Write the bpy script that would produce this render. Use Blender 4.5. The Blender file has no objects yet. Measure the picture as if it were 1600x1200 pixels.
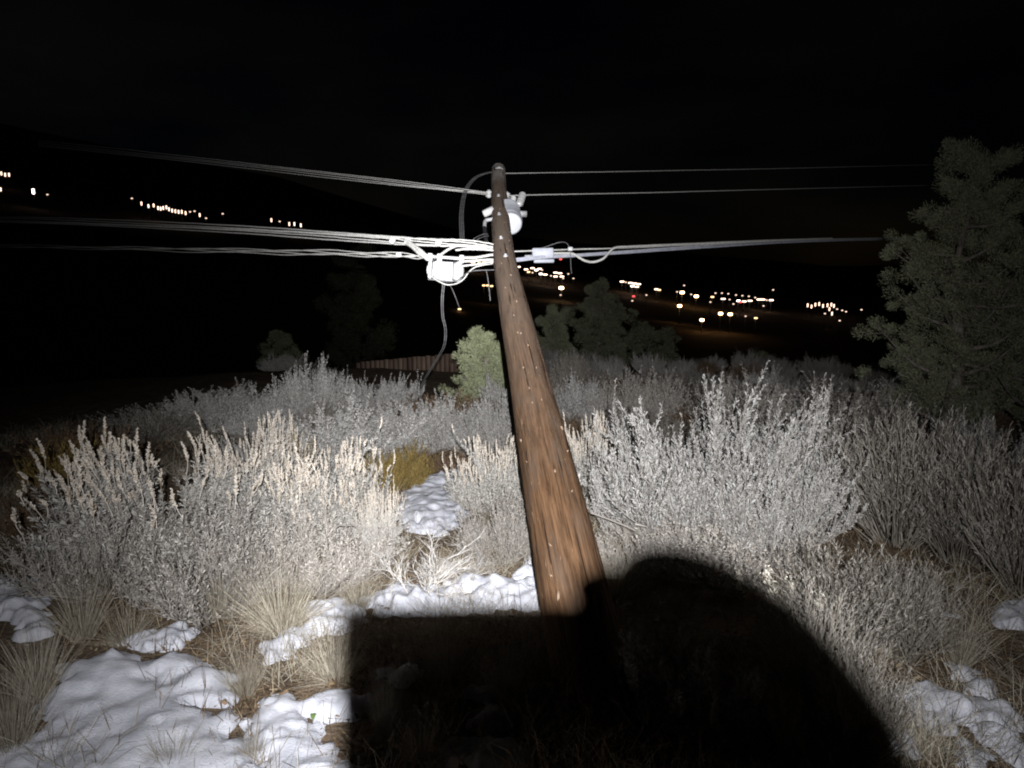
import bpy, math, random
import numpy as np
from mathutils import Vector, Matrix, Quaternion

# ------------------------------------------------------------------ camera, sky, head torch, exposure
sc = bpy.context.scene
col = sc.collection
CAM = np.array([0.0, 0.0, 1.6])
PITCH = math.radians(8.8)
FPX = 1100.0                                   # focal length in photograph pixels (1600 wide)
F_ = np.array([0, math.cos(PITCH), -math.sin(PITCH)])
U_ = np.array([0, math.sin(PITCH), math.cos(PITCH)])
R_ = np.array([1.0, 0, 0])
cd = bpy.data.cameras.new('camera')
cd.sensor_width = 36.0
cd.lens = FPX / 1600 * 36.0
cd.clip_start = 0.005
cd.clip_end = 6000
camo = bpy.data.objects.new('camera', cd)
col.objects.link(camo)
camo.location = CAM
camo.rotation_euler = (math.radians(90) - PITCH, 0, 0)
sc.camera = camo

w = bpy.data.worlds.new('World')
sc.world = w
w.use_nodes = True
nt = w.node_tree
nt.nodes.clear()
sky = nt.nodes.new('ShaderNodeTexSky')
sky.sky_type = 'NISHITA'
sky.sun_disc = False
sky.sun_elevation = math.radians(12.0)
sky.sun_rotation = math.radians(150)
tcw = nt.nodes.new('ShaderNodeTexCoord')
mpw = nt.nodes.new('ShaderNodeMapping'); mpw.inputs['Scale'].default_value = (1.2, 1.2, 4.0)
nzw = nt.nodes.new('ShaderNodeTexNoise'); nzw.inputs['Scale'].default_value = 2.2; nzw.inputs['Detail'].default_value = 4
rpw = nt.nodes.new('ShaderNodeMapRange')
rpw.inputs['From Min'].default_value = 0.38; rpw.inputs['From Max'].default_value = 0.68
mxw = nt.nodes.new('ShaderNodeMix'); mxw.data_type = 'RGBA'; mxw.blend_type = 'MULTIPLY'; mxw.inputs[0].default_value = 1.0
cw = nt.nodes.new('ShaderNodeMix'); cw.data_type = 'RGBA'
cw.inputs[6].default_value = (0.55, 0.55, 0.80, 1); cw.inputs[7].default_value = (3.0, 2.0, 1.5, 1)
bg = nt.nodes.new('ShaderNodeBackground'); bg.inputs['Strength'].default_value = 0.00024
ow = nt.nodes.new('ShaderNodeOutputWorld')
L = nt.links.new
L(tcw.outputs['Generated'], mpw.inputs['Vector']); L(mpw.outputs[0], nzw.inputs['Vector'])
L(nzw.outputs['Fac'], rpw.inputs['Value']); L(rpw.outputs[0], cw.inputs[0])
L(sky.outputs[0], mxw.inputs[6]); L(cw.outputs[2], mxw.inputs[7])
L(mxw.outputs[2], bg.inputs['Color']); L(bg.outputs[0], ow.inputs['Surface'])

# head torch worn by the photographer: just above, behind and to the right of the lens
def camspace(r, u, f):
    return CAM + R_ * r + U_ * u + F_ * f
LAMP = camspace(0.061, 0.126, -0.35)
def at(px, py, d):
    return CAM + F_ * d + R_ * ((px - 800) / FPX * d) + U_ * ((600 - py) / FPX * d)
ld = bpy.data.lights.new('head_torch_beam', 'SPOT')
ld.energy = 1950.0
ld.color = (1.0, 0.985, 0.985)
ld.shadow_soft_size = 0.007
ld.spot_size = math.radians(156)
ld.spot_blend = 0.25
lo = bpy.data.objects.new('head_torch_beam', ld)
col.objects.link(lo)
lo.location = LAMP
aim = at(795, 665, 10.0)      # wide flood
spot_aim = at(682, 440, 10.0)  # tight hot spot of the same torch
lo.rotation_euler = Vector(aim - LAMP).to_track_quat('-Z', 'Y').to_euler()
ld.use_nodes = True
ln = ld.node_tree
ln.nodes.clear()
ltc = ln.nodes.new('ShaderNodeTexCoord')
q_ = lo.rotation_euler.to_quaternion().inverted()
def beam(axis, pts):
    d_ = ln.nodes.new('ShaderNodeVectorMath'); d_.operation = 'DOT_PRODUCT'; d_.inputs[1].default_value = axis
    ab = ln.nodes.new('ShaderNodeMath'); ab.operation = 'ABSOLUTE'
    ac = ln.nodes.new('ShaderNodeMath'); ac.operation = 'ARCCOSINE'
    dv = ln.nodes.new('ShaderNodeMath'); dv.operation = 'DIVIDE'; dv.inputs[1].default_value = math.radians(75)
    fc_ = ln.nodes.new('ShaderNodeFloatCurve'); cv = fc_.mapping.curves[0]
    while len(cv.points) < len(pts): cv.points.new(0.5, 0.5)
    for p_, (a_, b_) in zip(cv.points, pts): p_.location = (a_ / 75.0, b_)
    fc_.mapping.update()
    ln.links.new(ltc.outputs['Normal'], d_.inputs[0]); ln.links.new(d_.outputs['Value'], ab.inputs[0]); ln.links.new(ab.outputs[0], ac.inputs[0])
    ln.links.new(ac.outputs[0], dv.inputs[0]); ln.links.new(dv.outputs[0], fc_.inputs['Value'])
    mx_ = ln.nodes.new('ShaderNodeMath'); mx_.operation = 'MAXIMUM'; mx_.inputs[1].default_value = 0.0
    ln.links.new(fc_.outputs[0], mx_.inputs[0])
    return mx_.outputs[0]
flood = beam((0, 0, -1), [(0, 1.0), (10, .97), (18, .84), (24, .54), (28, .32), (31.5, .20), (36, .108), (40, .074), (46, .056), (54, .046), (62, .030), (70, .008), (75, .0)])
hot = beam(tuple(q_ @ Vector(spot_aim - LAMP).normalized()), [(0, 1.0), (4, .80), (8, .40), (12, .16), (16, .05), (21, 0.0), (30, 0.0), (75, 0.0)])
lmu = ln.nodes.new('ShaderNodeMath'); lmu.operation = 'MULTIPLY_ADD'; lmu.inputs[1].default_value = 2.2
lem = ln.nodes.new('ShaderNodeEmission'); lou = ln.nodes.new('ShaderNodeOutputLight')
ln.links.new(hot, lmu.inputs[0]); ln.links.new(flood, lmu.inputs[2]); ln.links.new(lmu.outputs[0], lem.inputs['Strength'])
ln.links.new(lem.outputs[0], lou.inputs[0])

sc.view_settings.view_transform = 'Standard'
sc.view_settings.look = 'None'
sc.view_settings.exposure = 0.0
sc.view_settings.gamma = 1.0
sc.render.engine = 'CYCLES'
sc.cycles.max_bounces = 10
sc.cycles.diffuse_bounces = 8
sc.cycles.use_denoising = True
sc.cycles.pixel_filter_type = 'BLACKMAN_HARRIS'
sc.cycles.filter_width = 2.0
sc.cycles.sample_clamp_indirect = 10.0

# ------------------------------------------------------------------ helpers
rng = np.random.default_rng(7)
random.seed(7)

def hash2(ix, iy, s):
    n = (ix * 374761393 + iy * 668265263 + s * 974634599) & 0x7fffffff
    n = ((n ^ (n >> 13)) * 1274126177) & 0x7fffffff
    return ((n ^ (n >> 16)) & 0xffff) / 65535.0

def vnoise(x, y, s=0):
    x = np.asarray(x, float); y = np.asarray(y, float)
    ix = np.floor(x).astype(np.int64); iy = np.floor(y).astype(np.int64)
    fx = x - ix; fy = y - iy
    fx = fx * fx * (3 - 2 * fx); fy = fy * fy * (3 - 2 * fy)
    a = hash2(ix, iy, s); b = hash2(ix + 1, iy, s); c = hash2(ix, iy + 1, s); d = hash2(ix + 1, iy + 1, s)
    return (a * (1 - fx) + b * fx) * (1 - fy) + (c * (1 - fx) + d * fx) * fy - 0.5

def sstep(a, b, x):
    t = np.clip((x - a) / (b - a), 0, 1)
    return t * t * (3 - 2 * t)

def gz(x, y):
    x = np.asarray(x, float); y = np.asarray(y, float)
    r = np.sqrt(x * x + y * y)
    a = np.degrees(np.arctan2(x, y))
    near = 0.07 * vnoise(x * 0.9, y * 0.9, 1) + 0.035 * vnoise(x * 3.1, y * 3.1, 2) + 0.014 * vnoise(x * 9, y * 9, 3)
    near = near * (1 - sstep(30, 60, r))
    z = -0.05 * np.clip(r - 4, 0, 14) * sstep(-2, 3, y) - 0.20 * np.clip(r - 18, 0, 110)
    e = np.interp(a, [-180, -90, -36, -18, -4, 24, 40, 90, 180], [0, 4, 6.6, 4.2, 0.4, -2.4, -2.2, 0, 0])
    lo_ = np.interp(r, [125, 190, 460, 900, 4000], [-4.5, -2.6, 1.6, 3.0, 3.0])
    far = 1.6 + np.minimum(r, 1400) * np.tan(np.radians(e + lo_)) + 3 * vnoise(x / 60, y / 60, 5) * sstep(150, 300, r)
    k = sstep(110, 190, r)
    return near + z * (1 - k) + far * k

def gpt(px, py):
    d = F_ + R_ * ((px - 800) / FPX) + U_ * ((600 - py) / FPX)
    t = 2.0
    for i in range(4000):
        p = CAM + d * t
        if p[2] <= float(gz(p[0], p[1])):
            break
        t += 0.01 if t < 30 else 0.5
    p = CAM + d * t
    p[2] = float(gz(p[0], p[1]))
    return p, t

def mesh_quads(name, V, Q):
    V = np.ascontiguousarray(V, dtype=np.float32); Q = np.ascontiguousarray(Q, dtype=np.int32)
    me = bpy.data.meshes.new(name)
    me.vertices.add(len(V)); me.vertices.foreach_set('co', V.ravel())
    me.loops.add(Q.size); me.loops.foreach_set('vertex_index', Q.ravel())
    me.polygons.add(len(Q)); me.polygons.foreach_set('loop_start', np.arange(0, Q.size, 4, dtype=np.int32))
    me.update(calc_edges=True)
    return me

class MB:
    def __init__(s):
        s.v = []; s.q = []; s.n = 0
    def add(s, V, Q):
        s.v.append(np.asarray(V, float).reshape(-1, 3)); s.q.append(np.asarray(Q, np.int64).reshape(-1, 4) + s.n)
        s.n += len(s.v[-1]); return s
    def mesh(s, name, smooth=False):
        me = mesh_quads(name, np.concatenate(s.v), np.concatenate(s.q))
        if smooth:
            me.polygons.foreach_set('use_smooth', np.ones(len(me.polygons), dtype=bool))
        return me
    def build(s, name, m, parent=None, smooth=False):
        me = s.mesh(name, smooth); me.materials.append(m)
        return link(name, me, parent)

def link(name, me, parent=None):
    o = bpy.data.objects.new(name, me); col.objects.link(o)
    if parent is not None: o.parent = parent
    return o

def tag(o, label=None, cat=None, group=None, kind=None):
    if label: o['label'] = label
    if cat: o['category'] = cat
    if group: o['group'] = group
    if kind: o['kind'] = kind
    return o

def empty(name, loc=(0, 0, 0), rz=0.0):
    o = bpy.data.objects.new(name, None); col.objects.link(o)
    o.location = loc; o.rotation_euler = (0, 0, rz); o.empty_display_size = 0.1
    return o

def copy_tree(o, parent=None):
    c = o.copy(); col.objects.link(c); c.parent = parent
    for ch in list(o.children):
        copy_tree(ch, c)
    return c

def nrm(a):
    return a / (np.linalg.norm(a, axis=-1, keepdims=True) + 1e-12)

def tubes(P, Rr, sides=4, closed=True):
    """P (n,k,3) poly-lines, Rr (n,k) radii -> verts, quads"""
    P = np.asarray(P, float)
    if P.ndim == 2: P = P[None]
    n, k, _ = P.shape
    Rr = np.broadcast_to(np.asarray(Rr, float), (n, k))
    T = nrm(np.gradient(P, axis=1))
    ref = np.where(np.abs(T[..., 2:3]) > 0.9, np.array([1.0, 0, 0]), np.array([0, 0, 1.0]))
    if k > 8:
        m = nrm(P[:, -1] - P[:, 0])
        rf = np.where(np.abs(m[:, 2:3]) > 0.7, np.array([1.0, 0, 0]), np.array([0, 0, 1.0]))
        ref = np.broadcast_to(rf[:, None, :], P.shape)
    A = nrm(np.cross(T, ref)); B = np.cross(T, A)
    th = np.arange(sides) / sides * 2 * np.pi
    V = P[:, :, None, :] + Rr[:, :, None, None] * (A[:, :, None, :] * np.cos(th)[None, None, :, None] + B[:, :, None, :] * np.sin(th)[None, None, :, None])
    V = V.reshape(-1, 3)
    i = np.arange(n)[:, None, None] * (k * sides); j = np.arange(k - 1)[None, :, None] * sides; s = np.arange(sides)[None, None, :]
    s2 = (s + 1) % sides
    Q = np.stack([i + j + s, i + j + s2, i + j + sides + s2, i + j + sides + s], -1).reshape(-1, 4)
    if closed and sides == 4:
        b = np.arange(n) * (k * sides)
        c0 = np.stack([b + 3, b + 2, b + 1, b], -1); e = b + (k - 1) * sides
        c1 = np.stack([e, e + 1, e + 2, e + 3], -1)
        Q = np.concatenate([Q, c0, c1])
    return V, Q

def lathe(prof, sides=20, M=None, lump=0.0):
    """prof: list of (r, z) from bottom to top, closed to points at the ends"""
    V = []; Q = []
    k = len(prof)
    for r, z in prof:
        for s in range(sides):
            t = 2 * math.pi * s / sides
            V.append((r * math.cos(t), r * math.sin(t), z))
    for j in range(k - 1):
        for s in range(sides):
            s2 = (s + 1) % sides
            Q.append((j * sides + s, j * sides + s2, (j + 1) * sides + s2, (j + 1) * sides + s))
    V = np.array(V)
    if M is not None:
        V = V @ np.array(M.to_3x3()).T + np.array(M.translation)
    return V, np.array(Q)

def box(c, s, M=None):
    c = np.array(c, float); s = np.array(s, float) / 2
    V = np.array([(x, y, z) for z in (-1, 1) for y in (-1, 1) for x in (-1, 1)], float) * s + c
    Q = np.array([(0, 2, 3, 1), (4, 5, 7, 6), (0, 1, 5, 4), (2, 6, 7, 3), (0, 4, 6, 2), (1, 3, 7, 5)])
    if M is not None:
        V = V @ np.array(M.to_3x3()).T + np.array(M.translation)
    return V, Q

def bevel_box(c, s, b, M=None):
    """rounded-off box, 5 rings"""
    hx, hy, hz = s[0] / 2, s[1] / 2, s[2] / 2
    def ring(ix, z):
        pts = []
        for (sx, sy) in ((1, 1), (-1, 1), (-1, -1), (1, -1)):
            for q in range(3):
                a = {(1, 1): 0, (-1, 1): 90, (-1, -1): 180, (1, -1): 270}[(sx, sy)] + q * 45
                r = max(b - ix, 1e-4)
                pts.append((sx * (hx - b) + r * math.cos(math.radians(a)), sy * (hy - b) + r * math.sin(math.radians(a)), z))
        return pts
    V = ring(b * 0.999, -hz) + ring(b * 0.35, -hz + b * 0.15) + ring(0, -hz + b * 0.8) + ring(0, hz - b * 0.8) + ring(b * 0.35, hz - b * 0.15) + ring(b * 0.999, hz)
    n = 12; Q = []
    for j in range(5):
        for k in range(n):
            Q.append((j * n + k, j * n + (k + 1) % n, (j + 1) * n + (k + 1) % n, (j + 1) * n + k))
    for j in (0, 5):
        o = j * n
        f = [(o + 0, o + 1, o + 10, o + 11), (o + 1, o + 4, o + 7, o + 10), (o + 1, o + 2, o + 3, o + 4), (o + 4, o + 5, o + 6, o + 7), (o + 7, o + 8, o + 9, o + 10)]
        Q += f if j else [x[::-1] for x in f]
    V = np.array(V) + np.array(c)
    if M is not None:
        V = V @ np.array(M.to_3x3()).T + np.array(M.translation)
    return V, np.array(Q)

def blades(P, D, S, Ln, W, tip=1.0, base=0.35):
    """one quad per leaf; P base, D direction, S sideways"""
    Ln = np.asarray(Ln)[:, None]; W = np.asarray(W)[:, None]
    a = P - S * W * base * 0.5; b = P + S * W * base * 0.5
    c = P + D * Ln + S * W * tip * 0.5; d = P + D * Ln - S * W * tip * 0.5
    V = np.stack([a, b, c, d], 1).reshape(-1, 3)
    Q = np.arange(len(P) * 4).reshape(-1, 4)
    return V, Q

def rand_unit(r, n):
    return nrm(r.normal(size=(n, 3)))

def smooth_path(pts, n=40):
    P = np.array(pts, float)
    P = np.concatenate([[2 * P[0] - P[1]], P, [2 * P[-1] - P[-2]]])
    out = []
    m = len(P) - 3
    for i in range(m):
        p0, p1, p2, p3 = P[i:i + 4]
        kk = max(2, n // m)
        for t in np.linspace(0, 1, kk, endpoint=(i == m - 1)):
            out.append(0.5 * ((2 * p1) + (-p0 + p2) * t + (2 * p0 - 5 * p1 + 4 * p2 - p3) * t * t + (-p0 + 3 * p1 - 3 * p2 + p3) * t ** 3))
    return np.array(out)

# ------------------------------------------------------------------ materials
def mat(name, c, rough=0.85, spec=0.2, metal=0.0):
    m = bpy.data.materials.new(name); m.use_nodes = True
    b = m.node_tree.nodes['Principled BSDF']
    b.inputs['Base Color'].default_value = (*c, 1); b.inputs['Roughness'].default_value = rough
    b.inputs['Specular IOR Level'].default_value = spec; b.inputs['Metallic'].default_value = metal
    return m

def mix_node(nt, a, b, blend='MIX'):
    n = nt.nodes.new('ShaderNodeMix'); n.data_type = 'RGBA'; n.blend_type = blend
    n.inputs[6].default_value = (*a, 1); n.inputs[7].default_value = (*b, 1)
    return n

def island_mat(name, ca, cb, cc=None, rough=0.85, trans=0.0, objvar=0.25):
    """each leaf or twig takes its own tone between ca and cb; whole plants differ a little"""
    m = mat(name, ca, rough, 0.15)
    nt = m.node_tree; b = nt.nodes['Principled BSDF']
    g = nt.nodes.new('ShaderNodeNewGeometry'); oi = nt.nodes.new('ShaderNodeObjectInfo')
    n1 = mix_node(nt, ca, cb); nt.links.new(g.outputs['Random Per Island'], n1.inputs[0])
    out = n1.outputs[2]
    if cc:
        rp = nt.nodes.new('ShaderNodeMapRange'); rp.inputs['From Min'].default_value = 0.86; rp.inputs['From Max'].default_value = 0.9
        wn = nt.nodes.new('ShaderNodeTexWhiteNoise'); wn.noise_dimensions = '1D'
        nt.links.new(g.outputs['Random Per Island'], wn.inputs['W']); nt.links.new(wn.outputs['Value'], rp.inputs['Value'])
        n2 = mix_node(nt, ca, cc); nt.links.new(rp.outputs[0], n2.inputs[0]); nt.links.new(out, n2.inputs[6]); out = n2.outputs[2]
    hs = nt.nodes.new('ShaderNodeHueSaturation')
    mr = nt.nodes.new('ShaderNodeMapRange'); mr.inputs['To Min'].default_value = 1 - objvar; mr.inputs['To Max'].default_value = 1 + objvar * 0.6
    nt.links.new(oi.outputs['Random'], mr.inputs['Value']); nt.links.new(mr.outputs[0], hs.inputs['Value'])
    nt.links.new(out, hs.inputs['Color']); nt.links.new(hs.outputs[0], b.inputs['Base Color'])
    return m

def noise_mat(name, ca, cb, scale=8, rough=0.9, bump=0.4, bscale=60, dist=0.02, coord='Object', stretch=(1, 1, 1), spec=0.15):
    m = mat(name, ca, rough, spec); nt = m.node_tree; b = nt.nodes['Principled BSDF']
    tc = nt.nodes.new('ShaderNodeTexCoord'); mp = nt.nodes.new('ShaderNodeMapping'); mp.inputs['Scale'].default_value = stretch
    nt.links.new(tc.outputs[coord], mp.inputs[0])
    nz = nt.nodes.new('ShaderNodeTexNoise'); nz.inputs['Scale'].default_value = scale; nz.inputs['Detail'].default_value = 6; nz.inputs['Roughness'].default_value = 0.65
    nt.links.new(mp.outputs[0], nz.inputs['Vector'])
    rp = nt.nodes.new('ShaderNodeMapRange'); rp.inputs['From Min'].default_value = 0.35; rp.inputs['From Max'].default_value = 0.65
    nt.links.new(nz.outputs['Fac'], rp.inputs['Value'])
    mx = mix_node(nt, ca, cb); nt.links.new(rp.outputs[0], mx.inputs[0]); nt.links.new(mx.outputs[2], b.inputs['Base Color'])
    n2 = nt.nodes.new('ShaderNodeTexNoise'); n2.inputs['Scale'].default_value = bscale; n2.inputs['Detail'].default_value = 5
    nt.links.new(mp.outputs[0], n2.inputs['Vector'])
    bp = nt.nodes.new('ShaderNodeBump'); bp.inputs['Strength'].default_value = bump; bp.inputs['Distance'].default_value = dist
    nt.links.new(n2.outputs['Fac'], bp.inputs['Height']); nt.links.new(bp.outputs[0], b.inputs['Normal'])
    return m

M = {}
M['ground'] = noise_mat('ground_soil', (0.085, 0.062, 0.044), (0.23, 0.175, 0.125), 5, 0.95, 0.9, 45, 0.03)
M['snow'] = noise_mat('old_snow', (0.50, 0.52, 0.59), (0.72, 0.74, 0.82), 9, 0.7, 0.45, 150, 0.010, spec=0.3)
def dirty(m, c, scale, lo_v, hi_v):
    nt = m.node_tree; b = nt.nodes['Principled BSDF']; src = b.inputs['Base Color'].links[0].from_socket
    tc = nt.nodes.new('ShaderNodeTexCoord'); n = nt.nodes.new('ShaderNodeTexNoise'); n.inputs['Scale'].default_value = scale; n.inputs['Detail'].default_value = 5; n.inputs['Roughness'].default_value = 0.75
    r = nt.nodes.new('ShaderNodeMapRange'); r.inputs['From Min'].default_value = lo_v; r.inputs['From Max'].default_value = hi_v
    nt.links.new(tc.outputs['Object'], n.inputs['Vector']); nt.links.new(n.outputs['Fac'], r.inputs['Value'])
    x = mix_node(nt, c, c); nt.links.new(r.outputs[0], x.inputs[0]); nt.links.new(src, x.inputs[6]); nt.links.new(x.outputs[2], b.inputs['Base Color'])
dirty(M['snow'], (0.20, 0.155, 0.11), 42, 0.66, 0.72)
M['leaf'] = island_mat('sage_leaf', (0.38, 0.37, 0.345), (0.62, 0.605, 0.57), (0.22, 0.21, 0.185))
M['leafsilver'] = island_mat('silver_sage_leaf', (0.33, 0.328, 0.32), (0.57, 0.565, 0.55), (0.19, 0.185, 0.17))
M['leafdim'] = island_mat('grey_brush_leaf', (0.30, 0.28, 0.255), (0.50, 0.475, 0.44), (0.19, 0.165, 0.135))
M['twig'] = island_mat('sage_wood', (0.19, 0.17, 0.155), (0.40, 0.375, 0.35))
M['spike'] = island_mat('sage_flower', (0.46, 0.415, 0.36), (0.74, 0.69, 0.62), (0.34, 0.27, 0.19))
M['broom'] = island_mat('broom_stem', (0.16, 0.145, 0.12), (0.34, 0.315, 0.275), (0.09, 0.075, 0.06))
M['gold'] = island_mat('rabbitbrush_stem', (0.16, 0.115, 0.035), (0.34, 0.25, 0.09), (0.09, 0.06, 0.03))
M['rust'] = island_mat('rust_brush', (0.13, 0.085, 0.05), (0.30, 0.21, 0.14), (0.08, 0.05, 0.03))
M['straw'] = island_mat('dry_grass', (0.29, 0.26, 0.205), (0.58, 0.535, 0.44), (0.20, 0.165, 0.115))
M['bleached'] = island_mat('bleached_twig', (0.40, 0.38, 0.36), (0.66, 0.64, 0.62))
M['litter'] = island_mat('leaf_litter', (0.06, 0.042, 0.028), (0.27, 0.19, 0.11), (0.42, 0.35, 0.24))
M['juniper'] = island_mat('juniper_leaf', (0.20, 0.215, 0.135), (0.38, 0.395, 0.265), (0.11, 0.12, 0.08))
M['junipale'] = island_mat('young_juniper_leaf', (0.24, 0.27, 0.15), (0.46, 0.49, 0.32), (0.15, 0.17, 0.10), objvar=0.05)
M['bark'] = noise_mat('juniper_bark', (0.12, 0.10, 0.085), (0.34, 0.31, 0.28), 14, 0.95, 0.8, 40, 0.02, stretch=(1, 1, 0.2))
M['green'] = mat('weed_leaf', (0.10, 0.16, 0.05))
M['seed'] = mat('seed_head', (0.75, 0.71, 0.62))
M['cable'] = noise_mat('cable_grey', (0.52, 0.52, 0.50), (0.74, 0.74, 0.72), 30, 0.5, 0.1, 60, 0.002, spec=0.4)
M['cabledim'] = noise_mat('cable_rubber', (0.09, 0.09, 0.095), (0.20, 0.20, 0.21), 30, 0.5, 0.1, 60, 0.002, spec=0.4)
M['closure'] = noise_mat('closure_plastic', (0.62, 0.63, 0.65), (0.74, 0.75, 0.77), 12, 0.45, 0.05, 60, 0.002, spec=0.4)
M['boxgrey'] = noise_mat('terminal_plastic', (0.40, 0.42, 0.50), (0.54, 0.56, 0.64), 12, 0.5, 0.05, 60, 0.002, spec=0.4)
M['can'] = noise_mat('transformer_paint', (0.42, 0.44, 0.50), (0.58, 0.60, 0.66), 10, 0.4, 0.05, 60, 0.002, spec=0.5)
M['canbase'] = noise_mat('transformer_base_paint', (0.72, 0.74, 0.80), (0.82, 0.84, 0.88), 10, 0.4, 0.03, 60, 0.002, spec=0.4)
M['porcelain'] = mat('porcelain', (0.72, 0.73, 0.74), 0.25, 0.5)
M['galv'] = noise_mat('galvanised_steel', (0.36, 0.37, 0.39), (0.56, 0.57, 0.59), 25, 0.45, 0.1, 80, 0.002, spec=0.5)
M['rubber'] = mat('black_rubber', (0.025, 0.025, 0.028), 0.6, 0.3)
M['red'] = mat('red_plastic', (0.45, 0.03, 0.03), 0.5, 0.3)
M['plank'] = noise_mat('fence_plank', (0.075, 0.05, 0.04), (0.19, 0.135, 0.105), 6, 0.9, 0.5, 30, 0.01, stretch=(1, 1, 0.1))
M['post'] = mat('lamp_post_steel', (0.1, 0.1, 0.1), 0.6)
M['skin'] = mat('skin', (0.55, 0.36, 0.27), 0.6, 0.3)
M['jacket'] = noise_mat('jacket_cloth', (0.02, 0.02, 0.025), (0.04, 0.04, 0.05), 30, 0.9, 0.2, 200, 0.002)
M['phone'] = mat('phone_case', (0.015, 0.015, 0.015), 0.4, 0.4)

def wood_mat(name):
    m = mat(name, (0.2, 0.12, 0.07), 0.95, 0.08); nt = m.node_tree; b = nt.nodes['Principled BSDF']
    tc = nt.nodes.new('ShaderNodeTexCoord')
    def nz(scale, st, det=6, rough=0.6):
        mp = nt.nodes.new('ShaderNodeMapping'); mp.inputs['Scale'].default_value = st
        nt.links.new(tc.outputs['Object'], mp.inputs[0])
        n = nt.nodes.new('ShaderNodeTexNoise'); n.inputs['Scale'].default_value = scale; n.inputs['Detail'].default_value = det; n.inputs['Roughness'].default_value = rough
        nt.links.new(mp.outputs[0], n.inputs['Vector']); return n
    def ramp(n, a, bb):
        r = nt.nodes.new('ShaderNodeMapRange'); r.inputs['From Min'].default_value = a; r.inputs['From Max'].default_value = bb
        nt.links.new(n.outputs['Fac'], r.inputs['Value']); return r
    grain = nz(75, (1, 1, 0.035), 8, 0.72); fine = nz(210, (1, 1, 0.03)); patch = nz(5, (1.6, 1.6, 0.5)); crack = nz(42, (1, 1, 0.022), 3, 0.5); fleck = nz(55, (1, 1, 0.12), 2)
    m1 = mix_node(nt, (0.062, 0.034, 0.019), (0.205, 0.117, 0.064)); nt.links.new(ramp(grain, 0.38, 0.62).outputs[0], m1.inputs[0])
    m2 = mix_node(nt, (1, 1, 1), (0.15, 0.115, 0.09)); nt.links.new(m1.outputs[2], m2.inputs[6])
    pr = ramp(patch, 0.48, 0.66); pm = nt.nodes.new('ShaderNodeMath'); pm.operation = 'MULTIPLY'; pm.inputs[1].default_value = 0.45
    nt.links.new(pr.outputs[0], pm.inputs[0]); nt.links.new(pm.outputs[0], m2.inputs[0])
    # weathered grey towards the top of the pole (object z along the pole)
    sx = nt.nodes.new('ShaderNodeSeparateXYZ'); nt.links.new(tc.outputs['Object'], sx.inputs[0])
    zr = nt.nodes.new('ShaderNodeMapRange'); zr.inputs['From Min'].default_value = 1.2; zr.inputs['From Max'].default_value = 5.0; zr.inputs['To Max'].default_value = 0.8
    nt.links.new(sx.outputs['Z'], zr.inputs['Value'])
    mg = mix_node(nt, (1, 1, 1), (0.25, 0.20, 0.165)); nt.links.new(m2.outputs[2], mg.inputs[6]); nt.links.new(zr.outputs[0], mg.inputs[0])
    zt = nt.nodes.new('ShaderNodeMapRange'); zt.inputs['From Min'].default_value = 6.85; zt.inputs['From Max'].default_value = 7.2; zt.inputs['To Max'].default_value = 0.85
    nt.links.new(sx.outputs['Z'], zt.inputs['Value'])
    mt = mix_node(nt, (1, 1, 1), (0.50, 0.46, 0.42)); nt.links.new(mg.outputs[2], mt.inputs[6]); nt.links.new(zt.outputs[0], mt.inputs[0])
    m3 = mix_node(nt, (1, 1, 1), (0.045, 0.028, 0.019)); nt.links.new(mt.outputs[2], m3.inputs[6])
    cr = ramp(crack, 0.64, 0.70); nt.links.new(cr.outputs[0], m3.inputs[0])
    m4 = mix_node(nt, (1, 1, 1), (0.42, 0.29, 0.19)); nt.links.new(m3.outputs[2], m4.inputs[6])
    fr = ramp(fleck, 0.70, 0.76); nt.links.new(fr.outputs[0], m4.inputs[0])
    nt.links.new(m4.outputs[2], b.inputs['Base Color'])
    ad = nt.nodes.new('ShaderNodeMath'); ad.operation = 'SUBTRACT'
    nt.links.new(fine.outputs['Fac'], ad.inputs[0]); nt.links.new(cr.outputs[0], ad.inputs[1])
    bp = nt.nodes.new('ShaderNodeBump'); bp.inputs['Strength'].default_value = 0.9; bp.inputs['Distance'].default_value = 0.008
    nt.links.new(ad.outputs[0], bp.inputs['Height']); nt.links.new(bp.outputs[0], b.inputs['Normal'])
    return m
M['wood'] = wood_mat('weathered_pole_wood')
M['chip'] = mat('fresh_wood_chip', (0.30, 0.215, 0.155), 0.9)

def emit(name, c, s):
    m = bpy.data.materials.new(name); m.use_nodes = True; nt = m.node_tree; nt.nodes.clear()
    e = nt.nodes.new('ShaderNodeEmission'); e.inputs[0].default_value = (*c, 1); e.inputs[1].default_value = s
    o = nt.nodes.new('ShaderNodeOutputMaterial'); nt.links.new(e.outputs[0], o.inputs[0]); return m

# ------------------------------------------------------------------ ground (one sheet to the horizon)
NA, NR = 720, 250
rad = np.concatenate([[0.02], np.geomspace(0.5, 4000, NR - 1)])
ang = np.arange(NA) / NA * 2 * np.pi
RR, AA = np.meshgrid(rad, ang, indexing='ij')
X = RR * np.sin(AA); Y = RR * np.cos(AA); Z = gz(X, Y)
V = np.stack([X, Y, Z], -1).reshape(-1, 3)
i = np.arange(NR - 1)[:, None] * NA; j = np.arange(NA)[None, :]; j2 = (j + 1) % NA
Q = np.stack([i + j, i + NA + j, i + NA + j2, i + j2], -1).reshape(-1, 4)
go = MB().add(V, Q[:, ::-1]).build('ground', M['ground'], smooth=True)
tag(go, 'dark bare soil under the brush, falling away to the valley', kind='structure')

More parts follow.
